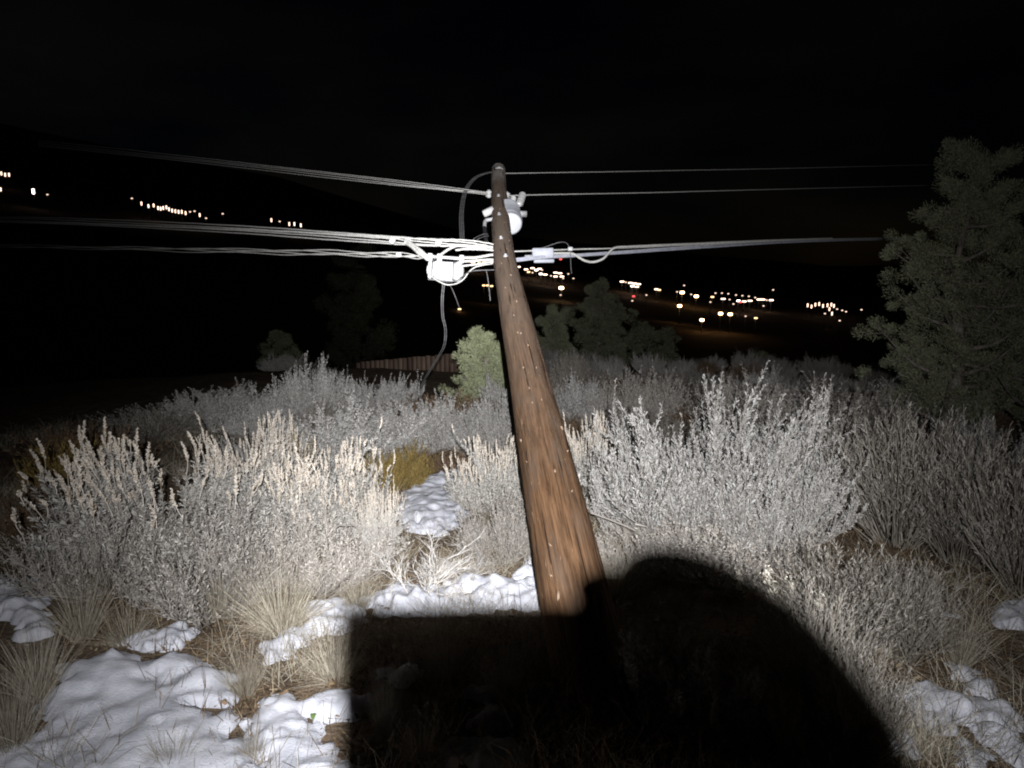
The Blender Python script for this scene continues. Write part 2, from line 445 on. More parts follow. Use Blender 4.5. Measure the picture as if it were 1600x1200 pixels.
# ------------------------------------------------------------------ plants: prototypes
def bez(p0, p1, p2, k):
    t = np.linspace(0, 1, k)[None, :, None]
    return (1 - t) ** 2 * p0[:, None] + 2 * t * (1 - t) * p1[:, None] + t * t * p2[:, None]

def sample_paths(P, idx, s):
    k = P.shape[1]
    f = s * (k - 1); i0 = np.minimum(f.astype(int), k - 2); fr = (f - i0)[:, None]
    a = P[idx, i0]; b = P[idx, i0 + 1]
    return a * (1 - fr) + b * fr, nrm(b - a)

def sage(seed, H=0.8, R=0.6, nstem=46, nbr=15, nleaf=44, nspike=0, leafL=0.026, lean=0.0):
    """sagebrush: woody stems fanning from the base, leafy twigs, optional tall flower stalks"""
    r = np.random.default_rng(seed)
    az = r.uniform(0, 2 * np.pi, nstem); ct = 1 - r.uniform(0, 1, nstem) ** 0.85 * (1 - math.cos(math.radians(80))); st = np.sqrt(1 - ct ** 2)
    lob = 0.80 + 0.22 * np.sin(az * 2 + r.uniform(0, 6)) * st + 0.16 * np.sin(az * 5 + r.uniform(0, 6)) + r.uniform(-0.14, 0.12, nstem)
    end = np.stack([R * st * np.cos(az) * lob, R * st * np.sin(az) * lob, H * (0.12 + 0.62 * ct) * lob], -1)
    base = np.stack([0.07 * R * np.cos(az), 0.07 * R * np.sin(az), np.full(nstem, -0.03)], -1)
    ctl = end * np.array([0.5, 0.5, 0.25]) + r.normal(0, 0.05, (nstem, 3)) * np.array([1, 1, 0.4])
    S = bez(base, ctl, end, 8) + np.cumsum(r.normal(0, 0.008, (nstem, 8, 3)), 1)
    wood = MB(); rad0 = np.linspace(0.011, 0.003, 8)[None] * r.uniform(0.7, 1.3, (nstem, 1))
    wood.add(*tubes(S, rad0, 4))
    nb = nstem * nbr
    idx = np.repeat(np.arange(nstem), nbr); s = r.uniform(0.32, 1.0, nb) ** 0.8
    p, t = sample_paths(S, idx, s)
    out = nrm(end[idx] * np.array([1, 1, 0.5]))
    d = nrm(out * r.uniform(0.2, 0.8, (nb, 1)) + np.array([0.0, 0, 0.9]) + r.normal(0, 0.34, (nb, 3)))
    ln = H * r.uniform(0.13, 0.32, nb)
    e = p + d * ln[:, None] + np.array([0, 0, 1.0]) * (ln * 0.15)[:, None]
    B = bez(p, p + d * (ln * 0.5)[:, None] + out * 0.015, e, 4)
    wood.add(*tubes(B, np.linspace(0.0026, 0.0012, 4)[None], 3, False))
    keep = r.uniform(0, 1, (nb, nleaf)) < np.clip(0.22 + 1.5 * (e[:, 2:3] / H - 0.12), 0.12, 1.0)
    li = np.repeat(np.arange(nb), nleaf)[keep.ravel()]; nl = len(li); u = r.uniform(0.12, 1.0, nl)
    lp, lt = sample_paths(B, li, u)
    pr = nrm(np.cross(lt, rand_unit(r, nl)))
    ld_ = nrm(lt * r.uniform(0.5, 1.1, (nl, 1)) + pr * 0.7)
    sd = nrm(np.cross(ld_, rand_unit(r, nl)))
    LL = leafL * r.uniform(0.6, 1.25, nl) * (1.1 - 0.35 * u)
    fol = MB().add(*blades(lp, ld_, sd, LL, LL * r.uniform(0.20, 0.34, nl), 1.0, 0.3))
    spk = None
    if nspike:
        top = np.argsort(-(e[:, 2] + r.normal(0, 0.08 * H, nb)))[:nspike]
        q0 = e[top]; sl = H * r.uniform(0.10, 0.30, nspike)
        sdv = nrm(np.array([0, 0, 1.0]) + out[top] * r.uniform(0, 0.35, (nspike, 1)) + r.normal(0, 0.10, (nspike, 3)))
        K = bez(q0, q0 + sdv * (sl * 0.5)[:, None] + r.normal(0, 0.012, (nspike, 3)), q0 + sdv * sl[:, None], 5)
        spk = MB().add(*tubes(K, np.linspace(0.0022, 0.0014, 5)[None], 3, False))
        nn = 90; ki = np.repeat(np.arange(nspike), nn); uu = r.uniform(0.25, 1.0, nspike * nn) ** 0.7
        kp, kt = sample_paths(K, ki, uu); kd = nrm(kt * 1.0 + nrm(np.cross(kt, rand_unit(r, len(ki)))) * r.uniform(0.3, 0.9, (len(ki), 1)))
        w_ = (0.0062 + 0.0055 * np.sin(uu * np.pi)) * r.uniform(0.7, 1.3, len(ki))
        spk.add(*blades(kp, kd, nrm(np.cross(kd, rand_unit(r, len(ki)))), w_, w_ * 0.5, 0.8, 0.6))
    return wood, fol, spk

def broom(seed, H=0.8, R=0.4, n=150, side=7, nleaf=10, tilt=38, thick=0.0022):
    """upright many-stemmed brush: straight thin stems, short side shoots, sparse narrow leaves"""
    r = np.random.default_rng(seed)
    az = r.uniform(0, 2 * np.pi, n); tl = np.radians(tilt) * r.uniform(0, 1, n) ** 0.65
    h = H * r.uniform(0.55, 1.0, n) * (1 - 0.25 * (tl / np.radians(tilt)) ** 2)
    base = np.stack([0.25 * R * np.cos(az) * r.uniform(0, 1, n), 0.25 * R * np.sin(az) * r.uniform(0, 1, n), np.full(n, -0.02)], -1)
    hd = np.stack([np.cos(az), np.sin(az), np.zeros(n)], -1)
    end = base + hd * (R * tl / np.radians(tilt))[:, None] + np.array([0, 0, 1.0]) * h[:, None]
    S = bez(base, base * 0.4 + hd * (R * tl / np.radians(tilt) * 0.65)[:, None] + np.array([0, 0, 0.42]) * h[:, None], end, 6)
    S = S + np.cumsum(r.normal(0, 0.009, S.shape), 1)
    st = MB().add(*tubes(S, np.linspace(thick * 1.7, thick * 0.6, 6)[None] * r.uniform(0.7, 1.5, (n, 1)), 3, False))
    m = n * side; idx = np.repeat(np.arange(n), side); s = r.uniform(0.3, 0.98, m)
    p, t = sample_paths(S, idx, s)
    d = nrm(t + nrm(np.cross(t, rand_unit(r, m))) * r.uniform(0.3, 0.9, (m, 1)) + np.array([0, 0, 0.25]))
    ln = H * r.uniform(0.06, 0.20, m)
    B = np.stack([p, p + d * (ln * 0.5)[:, None], p + d * ln[:, None] + np.array([0, 0, 0.01])], 1)
    st.add(*tubes(B, np.array([thick * 0.8, thick * 0.6, thick * 0.45])[None], 3, False))
    fl = None
    if nleaf:
        nl = m * nleaf; li = np.repeat(np.arange(m), nleaf)
        lp, lt = sample_paths(B, li, r.uniform(0.1, 1, nl))
        ld_ = nrm(lt + nrm(np.cross(lt, rand_unit(r, nl))) * 0.45)
        LL = 0.024 * r.uniform(0.6, 1.3, nl)
        fl = MB().add(*blades(lp, ld_, nrm(np.cross(ld_, rand_unit(r, nl))), LL, LL * 0.16, 0.6, 0.7))
    return st, fl, None

def tuft(seed, n=260, Lg=0.36, tilt=62, spread=0.05, width=0.0034):
    r = np.random.default_rng(seed)
    az = r.uniform(0, 2 * np.pi, n); tl = np.radians(tilt) * r.uniform(0, 1, n) ** 0.8
    ln = Lg * r.uniform(0.45, 1.1, n)
    hd = np.stack([np.cos(az), np.sin(az), np.zeros(n)], -1)
    p0 = hd * (spread * r.uniform(0, 1, n))[:, None] + np.array([0, 0, -0.01])
    d = hd * np.sin(tl)[:, None] + np.array([0, 0, 1.0]) * np.cos(tl)[:, None]
    p1 = p0 + d * (ln * 0.55)[:, None]
    p2 = p0 + d * ln[:, None] + hd * (ln * 0.18 * r.uniform(0, 1, n))[:, None] - np.array([0, 0, 1.0]) * (ln * 0.22 * r.uniform(0, 1, n) * np.sin(tl))[:, None]
    P = bez(p0, p1, p2, 5) + np.cumsum(r.normal(0, 0.003, (n, 5, 3)), 1)
    sd = nrm(np.cross(d, rand_unit(r, n)))
    wv = (np.array([1, 0.95, 0.8, 0.55, 0.15])[None] * width * r.uniform(0.6, 1.3, (n, 1)))[..., None] * 0.5
    A = P - sd[:, None] * wv; B = P + sd[:, None] * wv
    V = np.stack([A, B], 2).reshape(-1, 3)
    i = np.arange(n)[:, None] * 10; j = np.arange(4)[None, :] * 2
    Q = np.stack([i + j, i + j + 1, i + j + 3, i + j + 2], -1).reshape(-1, 4)
    return MB().add(V, Q)

def dead(seed, H=0.45, R=0.4, n0=9):
    r = np.random.default_rng(seed); mb = MB()
    def grow(p, d, ln, rad_, lev):
        k = 5; P = [p]
        for q in range(k - 1):
            d = nrm(d + r.normal(0, 0.16, 3) + np.array([0, 0, 0.05])); P.append(P[-1] + d * ln / (k - 1))
        P = np.array(P); mb.add(*tubes(P[None], np.linspace(rad_, rad_ * 0.55, k)[None], 4))
        if lev < 3:
            for q in range(r.integers(3, 5)):
                s_ = r.uniform(0.3, 1.0); pp, tt = sample_paths(P[None], np.array([0]), np.array([s_]))
                nd = nrm(tt[0] + nrm(np.cross(tt[0], r.normal(size=3))) * r.uniform(0.4, 0.9))
                grow(pp[0], nd, ln * r.uniform(0.5, 0.75), rad_ * 0.6, lev + 1)
    for q in range(n0):
        a = r.uniform(0, 6.28); tl = r.uniform(0.3, 1.15)
        grow(np.array([0.02 * math.cos(a), 0.02 * math.sin(a), -0.02]), np.array([math.cos(a) * math.sin(tl), math.sin(a) * math.sin(tl), math.cos(tl)]), H * r.uniform(0.5, 0.8), 0.0075, 0)
    return mb

PROTO = {}
def make_proto(key, wood, fol, spk, mw, mf, ms=None, names=('branches', 'foliage', 'flower_spikes'), H=0.8, R=0.6):
    parts = []
    for nm, mb, mm in zip(names, (wood, fol, spk), (mw, mf, ms)):
        if mb is None: continue
        me = mb.mesh(key + '_' + nm); me.materials.append(mm); parts.append((nm, me))
    zs = float(np.percentile(np.concatenate(fol.v)[:, 2], 99.6)) if key.startswith(('sage', 'grey')) else max(float(np.percentile(np.concatenate(mb.v)[:, 2], 99.5)) for mb in (wood, fol, spk) if mb is not None)
    vv = np.concatenate((fol or wood).v); rr = float(np.percentile(np.hypot(vv[:, 0], vv[:, 1]), 96))
    PROTO[key] = (parts, zs, rr)

for q in range(4):
    make_proto('sage%d' % q, *sage(10 + q, 0.8, 0.66, 64, 18, 48, 0, 0.0225), M['twig'], M['leafsilver'], M['spike'])
for q in range(4):
    make_proto('spiky%d' % q, *sage(30 + q, 0.7, 0.5, 54, 16, 40, 170, 0.026), M['twig'], M['leaf'], M['spike'])
for q in range(3):
    make_proto('grey%d' % q, *sage(50 + q, 0.8, 0.6, 50, 15, 24, 0, 0.025), M['twig'], M['leafdim'], M['spike'])
for q in range(3):
    make_proto('broom%d' % q, *broom(70 + q, 0.8, 0.42, 170, 8, 7), M['broom'], M['leafdim'])
for q in range(2):
    make_proto('gold%d' % q, *broom(90 + q, 0.5, 0.28, 130, 8, 8, 45, 0.0019), M['gold'], M['gold'])
for q in range(2):
    make_proto('rust%d' % q, *broom(95 + q, 0.5, 0.4, 130, 9, 8, 60, 0.0019), M['rust'], M['rust'])
make_proto('seedling', *sage(120, 0.36, 0.24, 14, 6, 40, 0, 0.026), M['twig'], M['leaf'])
for q in range(3):
    make_proto('tuft%d' % q, tuft(130 + q, [620, 420, 480][q], [0.36, 0.42, 0.30][q], [72, 46, 80][q], [.09, .07, .10][q], 0.0019), None, None, M['straw'], None, names=('blades', 'x', 'x'))
for q in range(2):
    make_proto('dead%d' % q, dead(140 + q, 0.5, 0.4, [9, 7][q]), None, None, M['bleached'], None, names=('twigs', 'x', 'x'))

NAMES = {'sage': 'sagebrush', 'spiky': 'sagebrush', 'grey': 'sagebrush', 'broom': 'brush_shrub', 'gold': 'rabbitbrush', 'rust': 'rabbitbrush', 'seedling': 'sagebrush_seedling', 'tuft': 'grass_tuft', 'dead': 'dead_shrub'}
CATS = {'sage': 'shrub', 'spiky': 'shrub', 'grey': 'shrub', 'broom': 'shrub', 'gold': 'shrub', 'rust': 'shrub', 'seedling': 'seedling', 'tuft': 'grass tuft', 'dead': 'dead shrub'}
def put_at(key, p, sxy, sz, rz, label, group, tilt=(0, 0)):
    parts, zs, rr = PROTO[key]
    k = key.rstrip('0123456789')
    single = len(parts) == 1
    o = link(NAMES[k], parts[0][1]) if single else empty(NAMES[k])
    o.location = p; o.scale = (sxy, sxy, sz); o.rotation_euler = (tilt[0], tilt[1], rz)
    if not single:
        for nm, me in parts: link(nm, me, o)
    return tag(o, label, CATS[k], group)

PLACED = []
def plant(key, cx, by, ty, hw, label, group=None, rz=None, tilt=(0, 0)):
    """stands on the ground where the photograph shows it: centre column cx, foot row by, top row ty, half width hw"""
    p, d = gpt(cx, by)
    parts, zs, rr = PROTO[key]
    top = at(cx, ty, d)
    hgt = max(0.05, top[2] - p[2]); wid = hw / FPX * d * (1.22 if key.startswith(('sage', 'spiky', 'grey')) else 1.0)
    PLACED.append((p[0], p[1], wid))
    return put_at(key, p, wid / rr, hgt / zs, random.uniform(0, 6.28) if rz is None else rz, label, group, tilt)

# ------------------------------------------------------------------ plants: placement
G1 = 'sagebrush lit by the torch'; G2 = 'brush in the dim right half'; G3 = 'brush at the edge of the light'; G4 = 'dry grass tufts'
plant('spiky0', 300, 880, 668, 150, 'wide pale sagebrush with tall flower stalks, leftmost of the brightly lit ones', G1)
plant('spiky1', 512, 850, 668, 90, 'brightest cream sagebrush with upright flower spikes, in front of the gold brush', G1)
plant('spiky2', 410, 815, 640, 80, 'pinkish flower-spiked sagebrush standing behind and between the two wide ones', G1)
plant('grey0', 175, 925, 765, 105, 'grey twiggy shrub at the left margin of the lit brush, above the snow', G1)
plant('grey1', 345, 950, 790, 120, 'tangled grey shrub in front of the flower-spiked sagebrush', G1)
plant('grey2', 500, 925, 790, 100, 'greyish bent-stemmed shrub beside the narrow snow strip', G1)
plant('spiky3', 592, 880, 745, 38, 'slim cream flower stalks at the left edge of the middle snow patch', G1)
plant('sage0', 545, 745, 628, 105, 'silvery sagebrush behind the gold brush, left of two', G1)
plant('sage1', 655, 705, 622, 80, 'silvery sagebrush behind the gold brush, right of two', G1)
plant('sage2', 490, 672, 566, 62, 'tallest far sagebrush below the dark cedar, rising to a point', G1)
plant('sage3', 590, 652, 586, 52, 'far feathery sagebrush in front of the plank fence', G1)
plant('sage1', 345, 672, 603, 78, 'dim sagebrush with a tan top behind the leftmost lit shrub', G3)
plant('sage2', 425, 690, 618, 62, 'half lit sagebrush below the small round cedar', G1)
plant('broom2', 235, 690, 634, 72, 'dark blue-grey shrub fading into the night on the left', G3)  # this broom and the next rust shrub: darker kinds imitating fading torch light
plant('rust1', 120, 725, 665, 75, 'barely visible shrub at the far left dark edge', G3)
plant('gold0', 105, 790, 690, 62, 'dark olive brush in the gloom left of the lit shrubs', G3)
plant('rust0', 60, 850, 760, 70, 'dim shrub at the left border above the snow', G3)  # darker brush kind put here to imitate the torch fading leftward
plant('sage0', 765, 715, 612, 60, 'silvery sagebrush touching the left side of the leaning pole', G1)
plant('spiky1', 772, 800, 668, 62, 'cream sagebrush with short spikes beside the pole, above the bare twigs', G1)
plant('grey1', 785, 880, 765, 62, 'grey fan-shaped twiggy shrub hugging the pole above the snow', G1)
plant('gold1', 462, 775, 672, 30, 'narrow gold-green rabbitbrush between two flower-spiked sagebrush', 'golden rabbitbrush')
plant('gold0', 598, 785, 705, 40, 'left ochre rabbitbrush of the pair beside the middle snow patch', 'golden rabbitbrush')
plant('gold1', 642, 768, 692, 38, 'right ochre rabbitbrush of the pair beside the middle snow patch', 'golden rabbitbrush')
plant('rust0', 690, 668, 618, 85, 'low rust-brown brush between the fence and the silvery sagebrush', 'golden rabbitbrush')
plant('rust1', 700, 742, 706, 50, 'low brown stubble brush at the top of the snow patch', 'golden rabbitbrush')
plant('dead0', 655, 935, 828, 92, 'bleached bare twigs of a dead shrub standing in the snow', 'dead twigs')
plant('dead1', 735, 912, 850, 60, 'small bleached dead twigs beside the pole', 'dead twigs')
# right half
plant('sage0', 1098, 845, 604, 138, 'largest silvery sagebrush, right of the leaning pole', G1)
plant('sage3', 1185, 865, 700, 100, 'lower silvery lobe of sagebrush right of the largest one', G1)
plant('sage2', 1000, 845, 680, 66, 'silvery sagebrush immediately right of the pole', G1)
plant('spiky2', 925, 770, 640, 55, 'pale flower-spiked shrub tucked behind the right side of the pole', G1)
plant('grey0', 1110, 905, 800, 110, 'grey lower twigs skirting the largest sagebrush', G1)
plant('grey2', 985, 905, 820, 70, 'pale low twigs where the shadow dome meets the pole', G1)
plant('broom0', 1300, 1020, 850, 120, 'tan-grey broom of upright stems right of the round shadow', G2)
plant('broom1', 1405, 1030, 865, 85, 'broom of upright tan stems, rightmost of the lit brooms', G2)
plant('broom2', 1270, 1120, 925, 85, 'broom of pale stems along the sloping shadow edge', G2)
plant('broom0', 1340, 1190, 1000, 75, 'broom of dim stems at the bottom beside the right snow', G2)
plant('grey1', 1270, 790, 625, 110, 'dim grey shrub behind the largest sagebrush', G2)
plant('broom1', 1400, 850, 636, 125, 'tall dim feathery shrub in front of the big juniper, left of two', G2)
plant('broom2', 1500, 880, 660, 110, 'tall dim feathery shrub in front of the big juniper, right of two', G2)
plant('broom0', 1600, 930, 690, 90, 'near black shrub cut by the right border', G2)
plant('grey2', 1160, 690, 585, 80, 'dark grey shrub beyond the largest sagebrush', G2)
plant('grey0', 1320, 700, 590, 85, 'dark grey shrub left of the big juniper foot', G2)
plant('sage1', 905, 665, 588, 50, 'blue-grey shrub right of the pole below the far cedar', G2)
plant('broom1', 890, 625, 548, 30, 'thin brownish stalks below the far cedar', G2)
plant('grey1', 1010, 660, 578, 70, 'dark shrub behind the top of the largest sagebrush', G2)
plant('rust1', 965, 640, 588, 60, 'low dark brown brush right of the pole', G2)
plant('seedling', 1045, 1130, 985, 85, 'sprouting sage seedling inside the round shadow', 'seedlings')
plant('seedling', 985, 1110, 1020, 28, 'small sage seedling at the pole foot in the shadow', 'seedlings')
plant('seedling', 1135, 1150, 1010, 60, 'sage seedling in the shadow nearest its sloping edge', 'seedlings')
# grass tufts
plant('tuft0', 340, 965, 868, 62, 'spiky straw tuft below the tangled grey shrub', G4)
plant('tuft0', 440, 985, 852, 92, 'largest straw tuft fanning out left of the snow strip', G4)
plant('tuft1', 385, 1090, 985, 45, 'thin straw tuft between the two near snow patches', G4)
plant('tuft2', 525, 1060, 935, 75, 'grey-blond tuft bent over the left edge of the square shadow', G4)
plant('tuft1', 560, 955, 880, 45, 'yellowish tuft at the corner of the square shadow', G4)
plant('tuft1', 130, 1000, 880, 60, 'dim straw tuft beside the left snow', G4)
plant('tuft2', 200, 1005, 925, 60, 'short tuft above the small snow lump', G4)
plant('tuft1', 700, 1060, 950, 50, 'shaded grass tuft in the middle of the square shadow', G4)
plant('tuft0', 790, 1100, 980, 55, 'shaded grass tuft leaning on the pole foot', G4)
plant('tuft1', 600, 1150, 1010, 40, 'tall shaded grass stems near the left of the square shadow', G4)
plant('tuft2', 660, 1190, 1080, 60, 'shaded tuft at the bottom border', G4)
plant('tuft1', 1230, 1180, 1030, 40, 'dim stems along the bottom of the sloping shadow edge', G4)
plant('tuft1', 1500, 1040, 930, 50, 'dim tuft beside the right snow lumps', G4)
plant('tuft2', 1450, 1180, 1090, 60, 'dim tuft below the right snow streak', G4)
plant('tuft1', 60, 1090, 960, 70, 'dark grass left of the big snow patch', G4)
plant('tuft1', 20, 1180, 1010, 70, 'dark grass in the bottom left corner', G4)
plant('tuft2', 270, 1200, 1120, 60, 'thin stems poking through the big snow patch', G4)
plant('tuft2', 395, 1195, 1110, 28, 'green-brown tuft in the gap of the near snow', G4)
plant('tuft0', 690, 900, 850, 40, 'pale tuft behind the dead shrub', G4)
plant('tuft0', 960, 930, 850, 60, 'pale fine grass right of the pole at the shadow dome', G4)

# farther brush that fills the slope, seen only as a band of dim tops
r3 = np.random.default_rng(5)
cnt = 0
for q in range(900):
    px = r3.uniform(-60, 1660); dd = r3.uniform(5.6, 18.5)
    x = (px - 800) / FPX * dd; y = dd
    if any((x - a) ** 2 + (y - b) ** 2 < (0.55 * (c + 0.42)) ** 2 for a, b, c in PLACED): continue
    if -1.5 < x < -0.2 and 4.0 < y < 7.2: continue                      # the snowy clearing
    if abs(x - 0.3 + (y - 2.4) * 0.07) < 0.25 and y < 6: continue
    if px < 300 or (px < 350 and dd < 9.5) or (px < 430 and dd > 10.5): continue
    if 520 < px < 770 and dd > 9.0: continue
    if x > 3.0 and 5.6 < y < 8.4 and (x - 4.3) ** 2 + (y - 6.8) ** 2 < 1.0: continue
    k = r3.choice(['sage0', 'sage1', 'sage2', 'sage3', 'grey0', 'grey1', 'grey2', 'broom0', 'broom2', 'rust0'], p=[.07, .07, .07, .07, .16, .16, .16, .10, .08, .06])  # darker kinds weighted up, so leaf colour dims the far band like weaker light
    sz = r3.uniform(0.55, 0.95); PLACED.append((x, y, 0.4 * sz + 0.15))
    side = ['at the far left', 'left of the lit flower-spiked shrubs', 'below the small round cedar', 'below the plank fence', 'just left of the pole', 'just right of the pole', 'behind the largest sagebrush', 'below the right town lights', 'left of the big cedar', 'at the right border'][int(np.searchsorted([110, 330, 500, 660, 790, 920, 1080, 1240, 1420], px))]
    row = 'in the last lit row' if dd > 14 else 'in the far row' if dd > 10 else 'in the middle row' if dd > 7 else 'in the nearer row'
    kind = 'silvery sagebrush' if k.startswith('sage') else 'grey sagebrush' if k.startswith('grey') else 'feathery brush' if k.startswith('broom') else 'brown brush'
    put_at(k, (x, y, float(gz(x, y))), sz * r3.uniform(0.7, 1.05), sz * r3.uniform(0.65, 1.0), r3.uniform(0, 6.28), 'dim %s %s %s' % (kind, row, side), 'background %s %s %s' % (kind, row, side))
    cnt += 1
    if cnt > 135: break

# white seed heads on thin stems beside the round shadow
for q, (px, by, ty, lb) in enumerate([(1162, 960, 893, 'white seed-head weed with a red dot near it, at the shadow dome'), (1190, 965, 890, 'white seed-head weed, second along the shadow edge'), (1198, 985, 915, 'lowest fluffy seed-head weed along the shadow edge'), (1222, 985, 908, 'white seed-head weed leaning at the right of its row'), (1268, 1035, 935, 'bent pale dry stalk among the tan brooms')]):
    p, d = gpt(px, by); t = at(px, ty, d); h = t[2] - p[2]
    P = np.array([p, p + np.array([0.01, 0, h * 0.5]), p + np.array([random.uniform(-.03, .03), 0, h])])
    o = MB().add(*tubes(P[None], [0.0025, 0.002, 0.0018], 4)).build('seed_head_weed', M['straw'])
    rr = np.random.default_rng(200 + q); n = 130
    pp = P[-1] + np.array([0, 0, -0.02]) + rr.normal(0, 1, (n, 3)) * np.array([0.010, 0.010, 0.026])
    D = rand_unit(rr, n); me = MB().add(*blades(pp, D, nrm(np.cross(D, rand_unit(rr, n))), np.full(n, 0.012), np.full(n, 0.006), 0.8, 0.8)).build('seed_head', M['seed'], o)
    tag(o, lb, 'weed', 'seed-head weeds')

# arching dead stem over the lit brush
P = smooth_path([at(505, 905, 3.5), at(520, 835, 3.55), at(545, 822, 3.6), at(565, 840, 3.6), at(577, 905, 3.55)], 30)
P[0][2] = float(gz(P[0][0], P[0][1])) - 0.02; P[-1][2] = float(gz(P[-1][0], P[-1][1])) - 0.01
tag(MB().add(*tubes(smooth_path([P[0], P[7], P[13], P[20], P[-1]], 30)[None], np.linspace(0.005, 0.003, 28)[None], 6)).build('arched_stem', M['twig'], smooth=True), 'dark arching dead stem bent over beside the lit brush', 'stem')

# a few broad leaves: orange oak-like ones and green weed leaves
for q, (px, py, mm, lb) in enumerate([(490, 1135, 'green', 'small green leaf on the soil beside the near snow'), (350, 1112, 'rust', 'orange dead leaf on the rim of the big snow patch'), (242, 972, 'rust', 'orange-brown dead leaf above the small snow lump'), (745, 1000, 'rust', 'brown curled leaf in the square shadow')]):
    p, d = gpt(px, py); a = random.uniform(0, 6.28); V = []; k = 6
    for s in range(k):
        t = s / (k - 1); wd = 0.010 * math.sin(math.pi * (0.12 + 0.86 * t)); z = 0.030 + 0.012 * math.sin(t * 3)
        for sg in (-1, 1): V.append((0.032 * (t - .5), sg * wd, z + 0.004 * abs(sg)))
    V = np.array(V); c, s_ = math.cos(a), math.sin(a); V[:, :2] = V[:, :2] @ np.array([[c, s_], [-s_, c]])
    tag(MB().add(V + p, [(2 * j, 2 * j + 1, 2 * j + 3, 2 * j + 2) for j in range(k - 1)]).build('fallen_leaf', M[mm]), lb, 'leaf', 'fallen leaves')

# ------------------------------------------------------------------ snow patches
SNOWPOLY = []
def snow(poly, label, th=0.05, seed=0, cell=0.014):
    W = np.array([(px, py) if abs(px) < 10 and abs(py) < 10 else gpt(px, min(py, 1290))[0][:2] for px, py in poly])
    SNOWPOLY.append(W)
    lo_, hi_ = W.min(0) - 0.06, W.max(0) + 0.06
    cell = max(cell, math.sqrt((hi_[0] - lo_[0]) * (hi_[1] - lo_[1]) / 9000))
    xs = np.arange(lo_[0], hi_[0], cell); ys = np.arange(lo_[1], hi_[1], cell)
    X, Y = np.meshgrid(xs, ys, indexing='ij'); pts = np.stack([X.ravel(), Y.ravel()], -1)
    ins = np.zeros(len(pts), bool); dist = np.full(len(pts), 9.0)
    for a in range(len(W)):
        p, q = W[a], W[(a + 1) % len(W)]
        e = q - p; t = np.clip(((pts - p) @ e) / (e @ e + 1e-9), 0, 1); dist = np.minimum(dist, np.linalg.norm(pts - p - t[:, None] * e, axis=1))
        c = ((p[1] > pts[:, 1]) != (q[1] > pts[:, 1])) & (pts[:, 0] < (q[0] - p[0]) * (pts[:, 1] - p[1]) / (q[1] - p[1] + 1e-12) + p[0])
        ins ^= c
    sd = np.where(ins, dist, -dist).reshape(X.shape)
    sd = sd + 0.07 * vnoise(X * 9, Y * 9, 20 + seed) + 0.06 * vnoise(X * 26, Y * 26, 30 + seed) + 0.01
    lump = (0.034 * vnoise(X * 5, Y * 5, 40 + seed) + 0.026 * vnoise(X * 14.7 + Y * 3, Y * 13 - X * 4, 50 + seed) + 0.012 * vnoise(X * 31 - Y * 7, Y * 33 + X * 5, 60 + seed)) + 0.05 * np.clip(vnoise(X * 19, Y * 19, 55 + seed) - 0.10, 0, 1) * (1.6 - 0.9 * np.clip(sd / 0.2, 0, 1))
    f = np.clip(sd / 0.09, -0.5, 1); h = th * np.sign(f) * np.sqrt(np.abs(f)) + lump * np.clip(f + 0.25, 0, 1)
    pit = np.clip(vnoise(X * 5, Y * 5, 70 + seed) + vnoise(X * 13, Y * 13, 71 + seed) * 0.5 - 0.36, 0, 1) * 0.5
    h = h - pit
    Z = gz(X, Y) + h + 0.012
    n0, n1 = X.shape; idx = np.arange(n0 * n1).reshape(n0, n1)
    ok = (h > -0.02); ok = ok[:-1, :-1] | ok[1:, :-1] | ok[:-1, 1:] | ok[1:, 1:]
    Q = np.stack([idx[:-1, :-1], idx[1:, :-1], idx[1:, 1:], idx[:-1, 1:]], -1)[ok]
    if not len(Q): return
    u, inv = np.unique(Q, return_inverse=True)
    V = np.stack([X.ravel(), Y.ravel(), Z.ravel()], -1)[u]
    o = MB().add(V, inv.reshape(-1, 4)).build('snow_patch', M['snow'], smooth=True)
    tag(o, label, 'snow patch', 'patches of old snow')
snow([(100, 1048), (180, 1028), (235, 1040), (290, 1032), (330, 1052), (372, 1062), (362, 1098), (345, 1118), (352, 1150), (400, 1190), (425, 1240), (400, 1290), (-0.55, 1.3), (-0.5, 0.75), (-0.9, 0.2), (-1.7, 0.15), (-2.3, 0.9), (-2.2, 1.6), (-60, 1250), (-20, 1200), (50, 1150), (85, 1095)], 'largest lumpy snow patch, at the bottom left', 0.032, 1)  # unseen near part added to bounce torch light into the square shadow
snow([(212, 1002), (240, 988), (285, 978), (302, 992), (282, 1012), (225, 1020)], 'small bumpy snow lump above the largest patch', 0.032, 2)
snow([(410, 1096), (450, 1100), (500, 1092), (546, 1088), (575, 1100), (560, 1124), (500, 1126), (478, 1122), (505, 1150), (530, 1175), (560, 1230), (560, 1290), (430, 1290), (425, 1220), (408, 1180), (402, 1130)], 'lumpy snow patch left of the square shadow at the bottom', 0.032, 3)
snow([(488, 948), (540, 936), (600, 940), (560, 968), (520, 988), (482, 1002), (440, 1032), (408, 1042), (412, 1016), (450, 1000), (490, 972)], 'ragged narrow snow strip between two straw tufts', 0.032, 4)
snow([(570, 938), (620, 918), (660, 926), (720, 908), (800, 914), (845, 915), (848, 952), (760, 958), (600, 962)], 'bright snow strip along the top of the square shadow', 0.042, 5)
snow([(802, 908), (822, 893), (848, 905), (848, 918), (815, 916)], 'small snow crest touching the pole', 0.042, 6)
snow([(622, 790), (640, 762), (690, 748), (745, 758), (735, 800), (700, 835), (640, 835)], 'smooth snow patch in the middle clearing', 0.042, 7)
snow([(697, 726), (728, 722), (738, 742), (700, 746)], 'tiny snow spot behind the middle clearing', 0.042, 8)
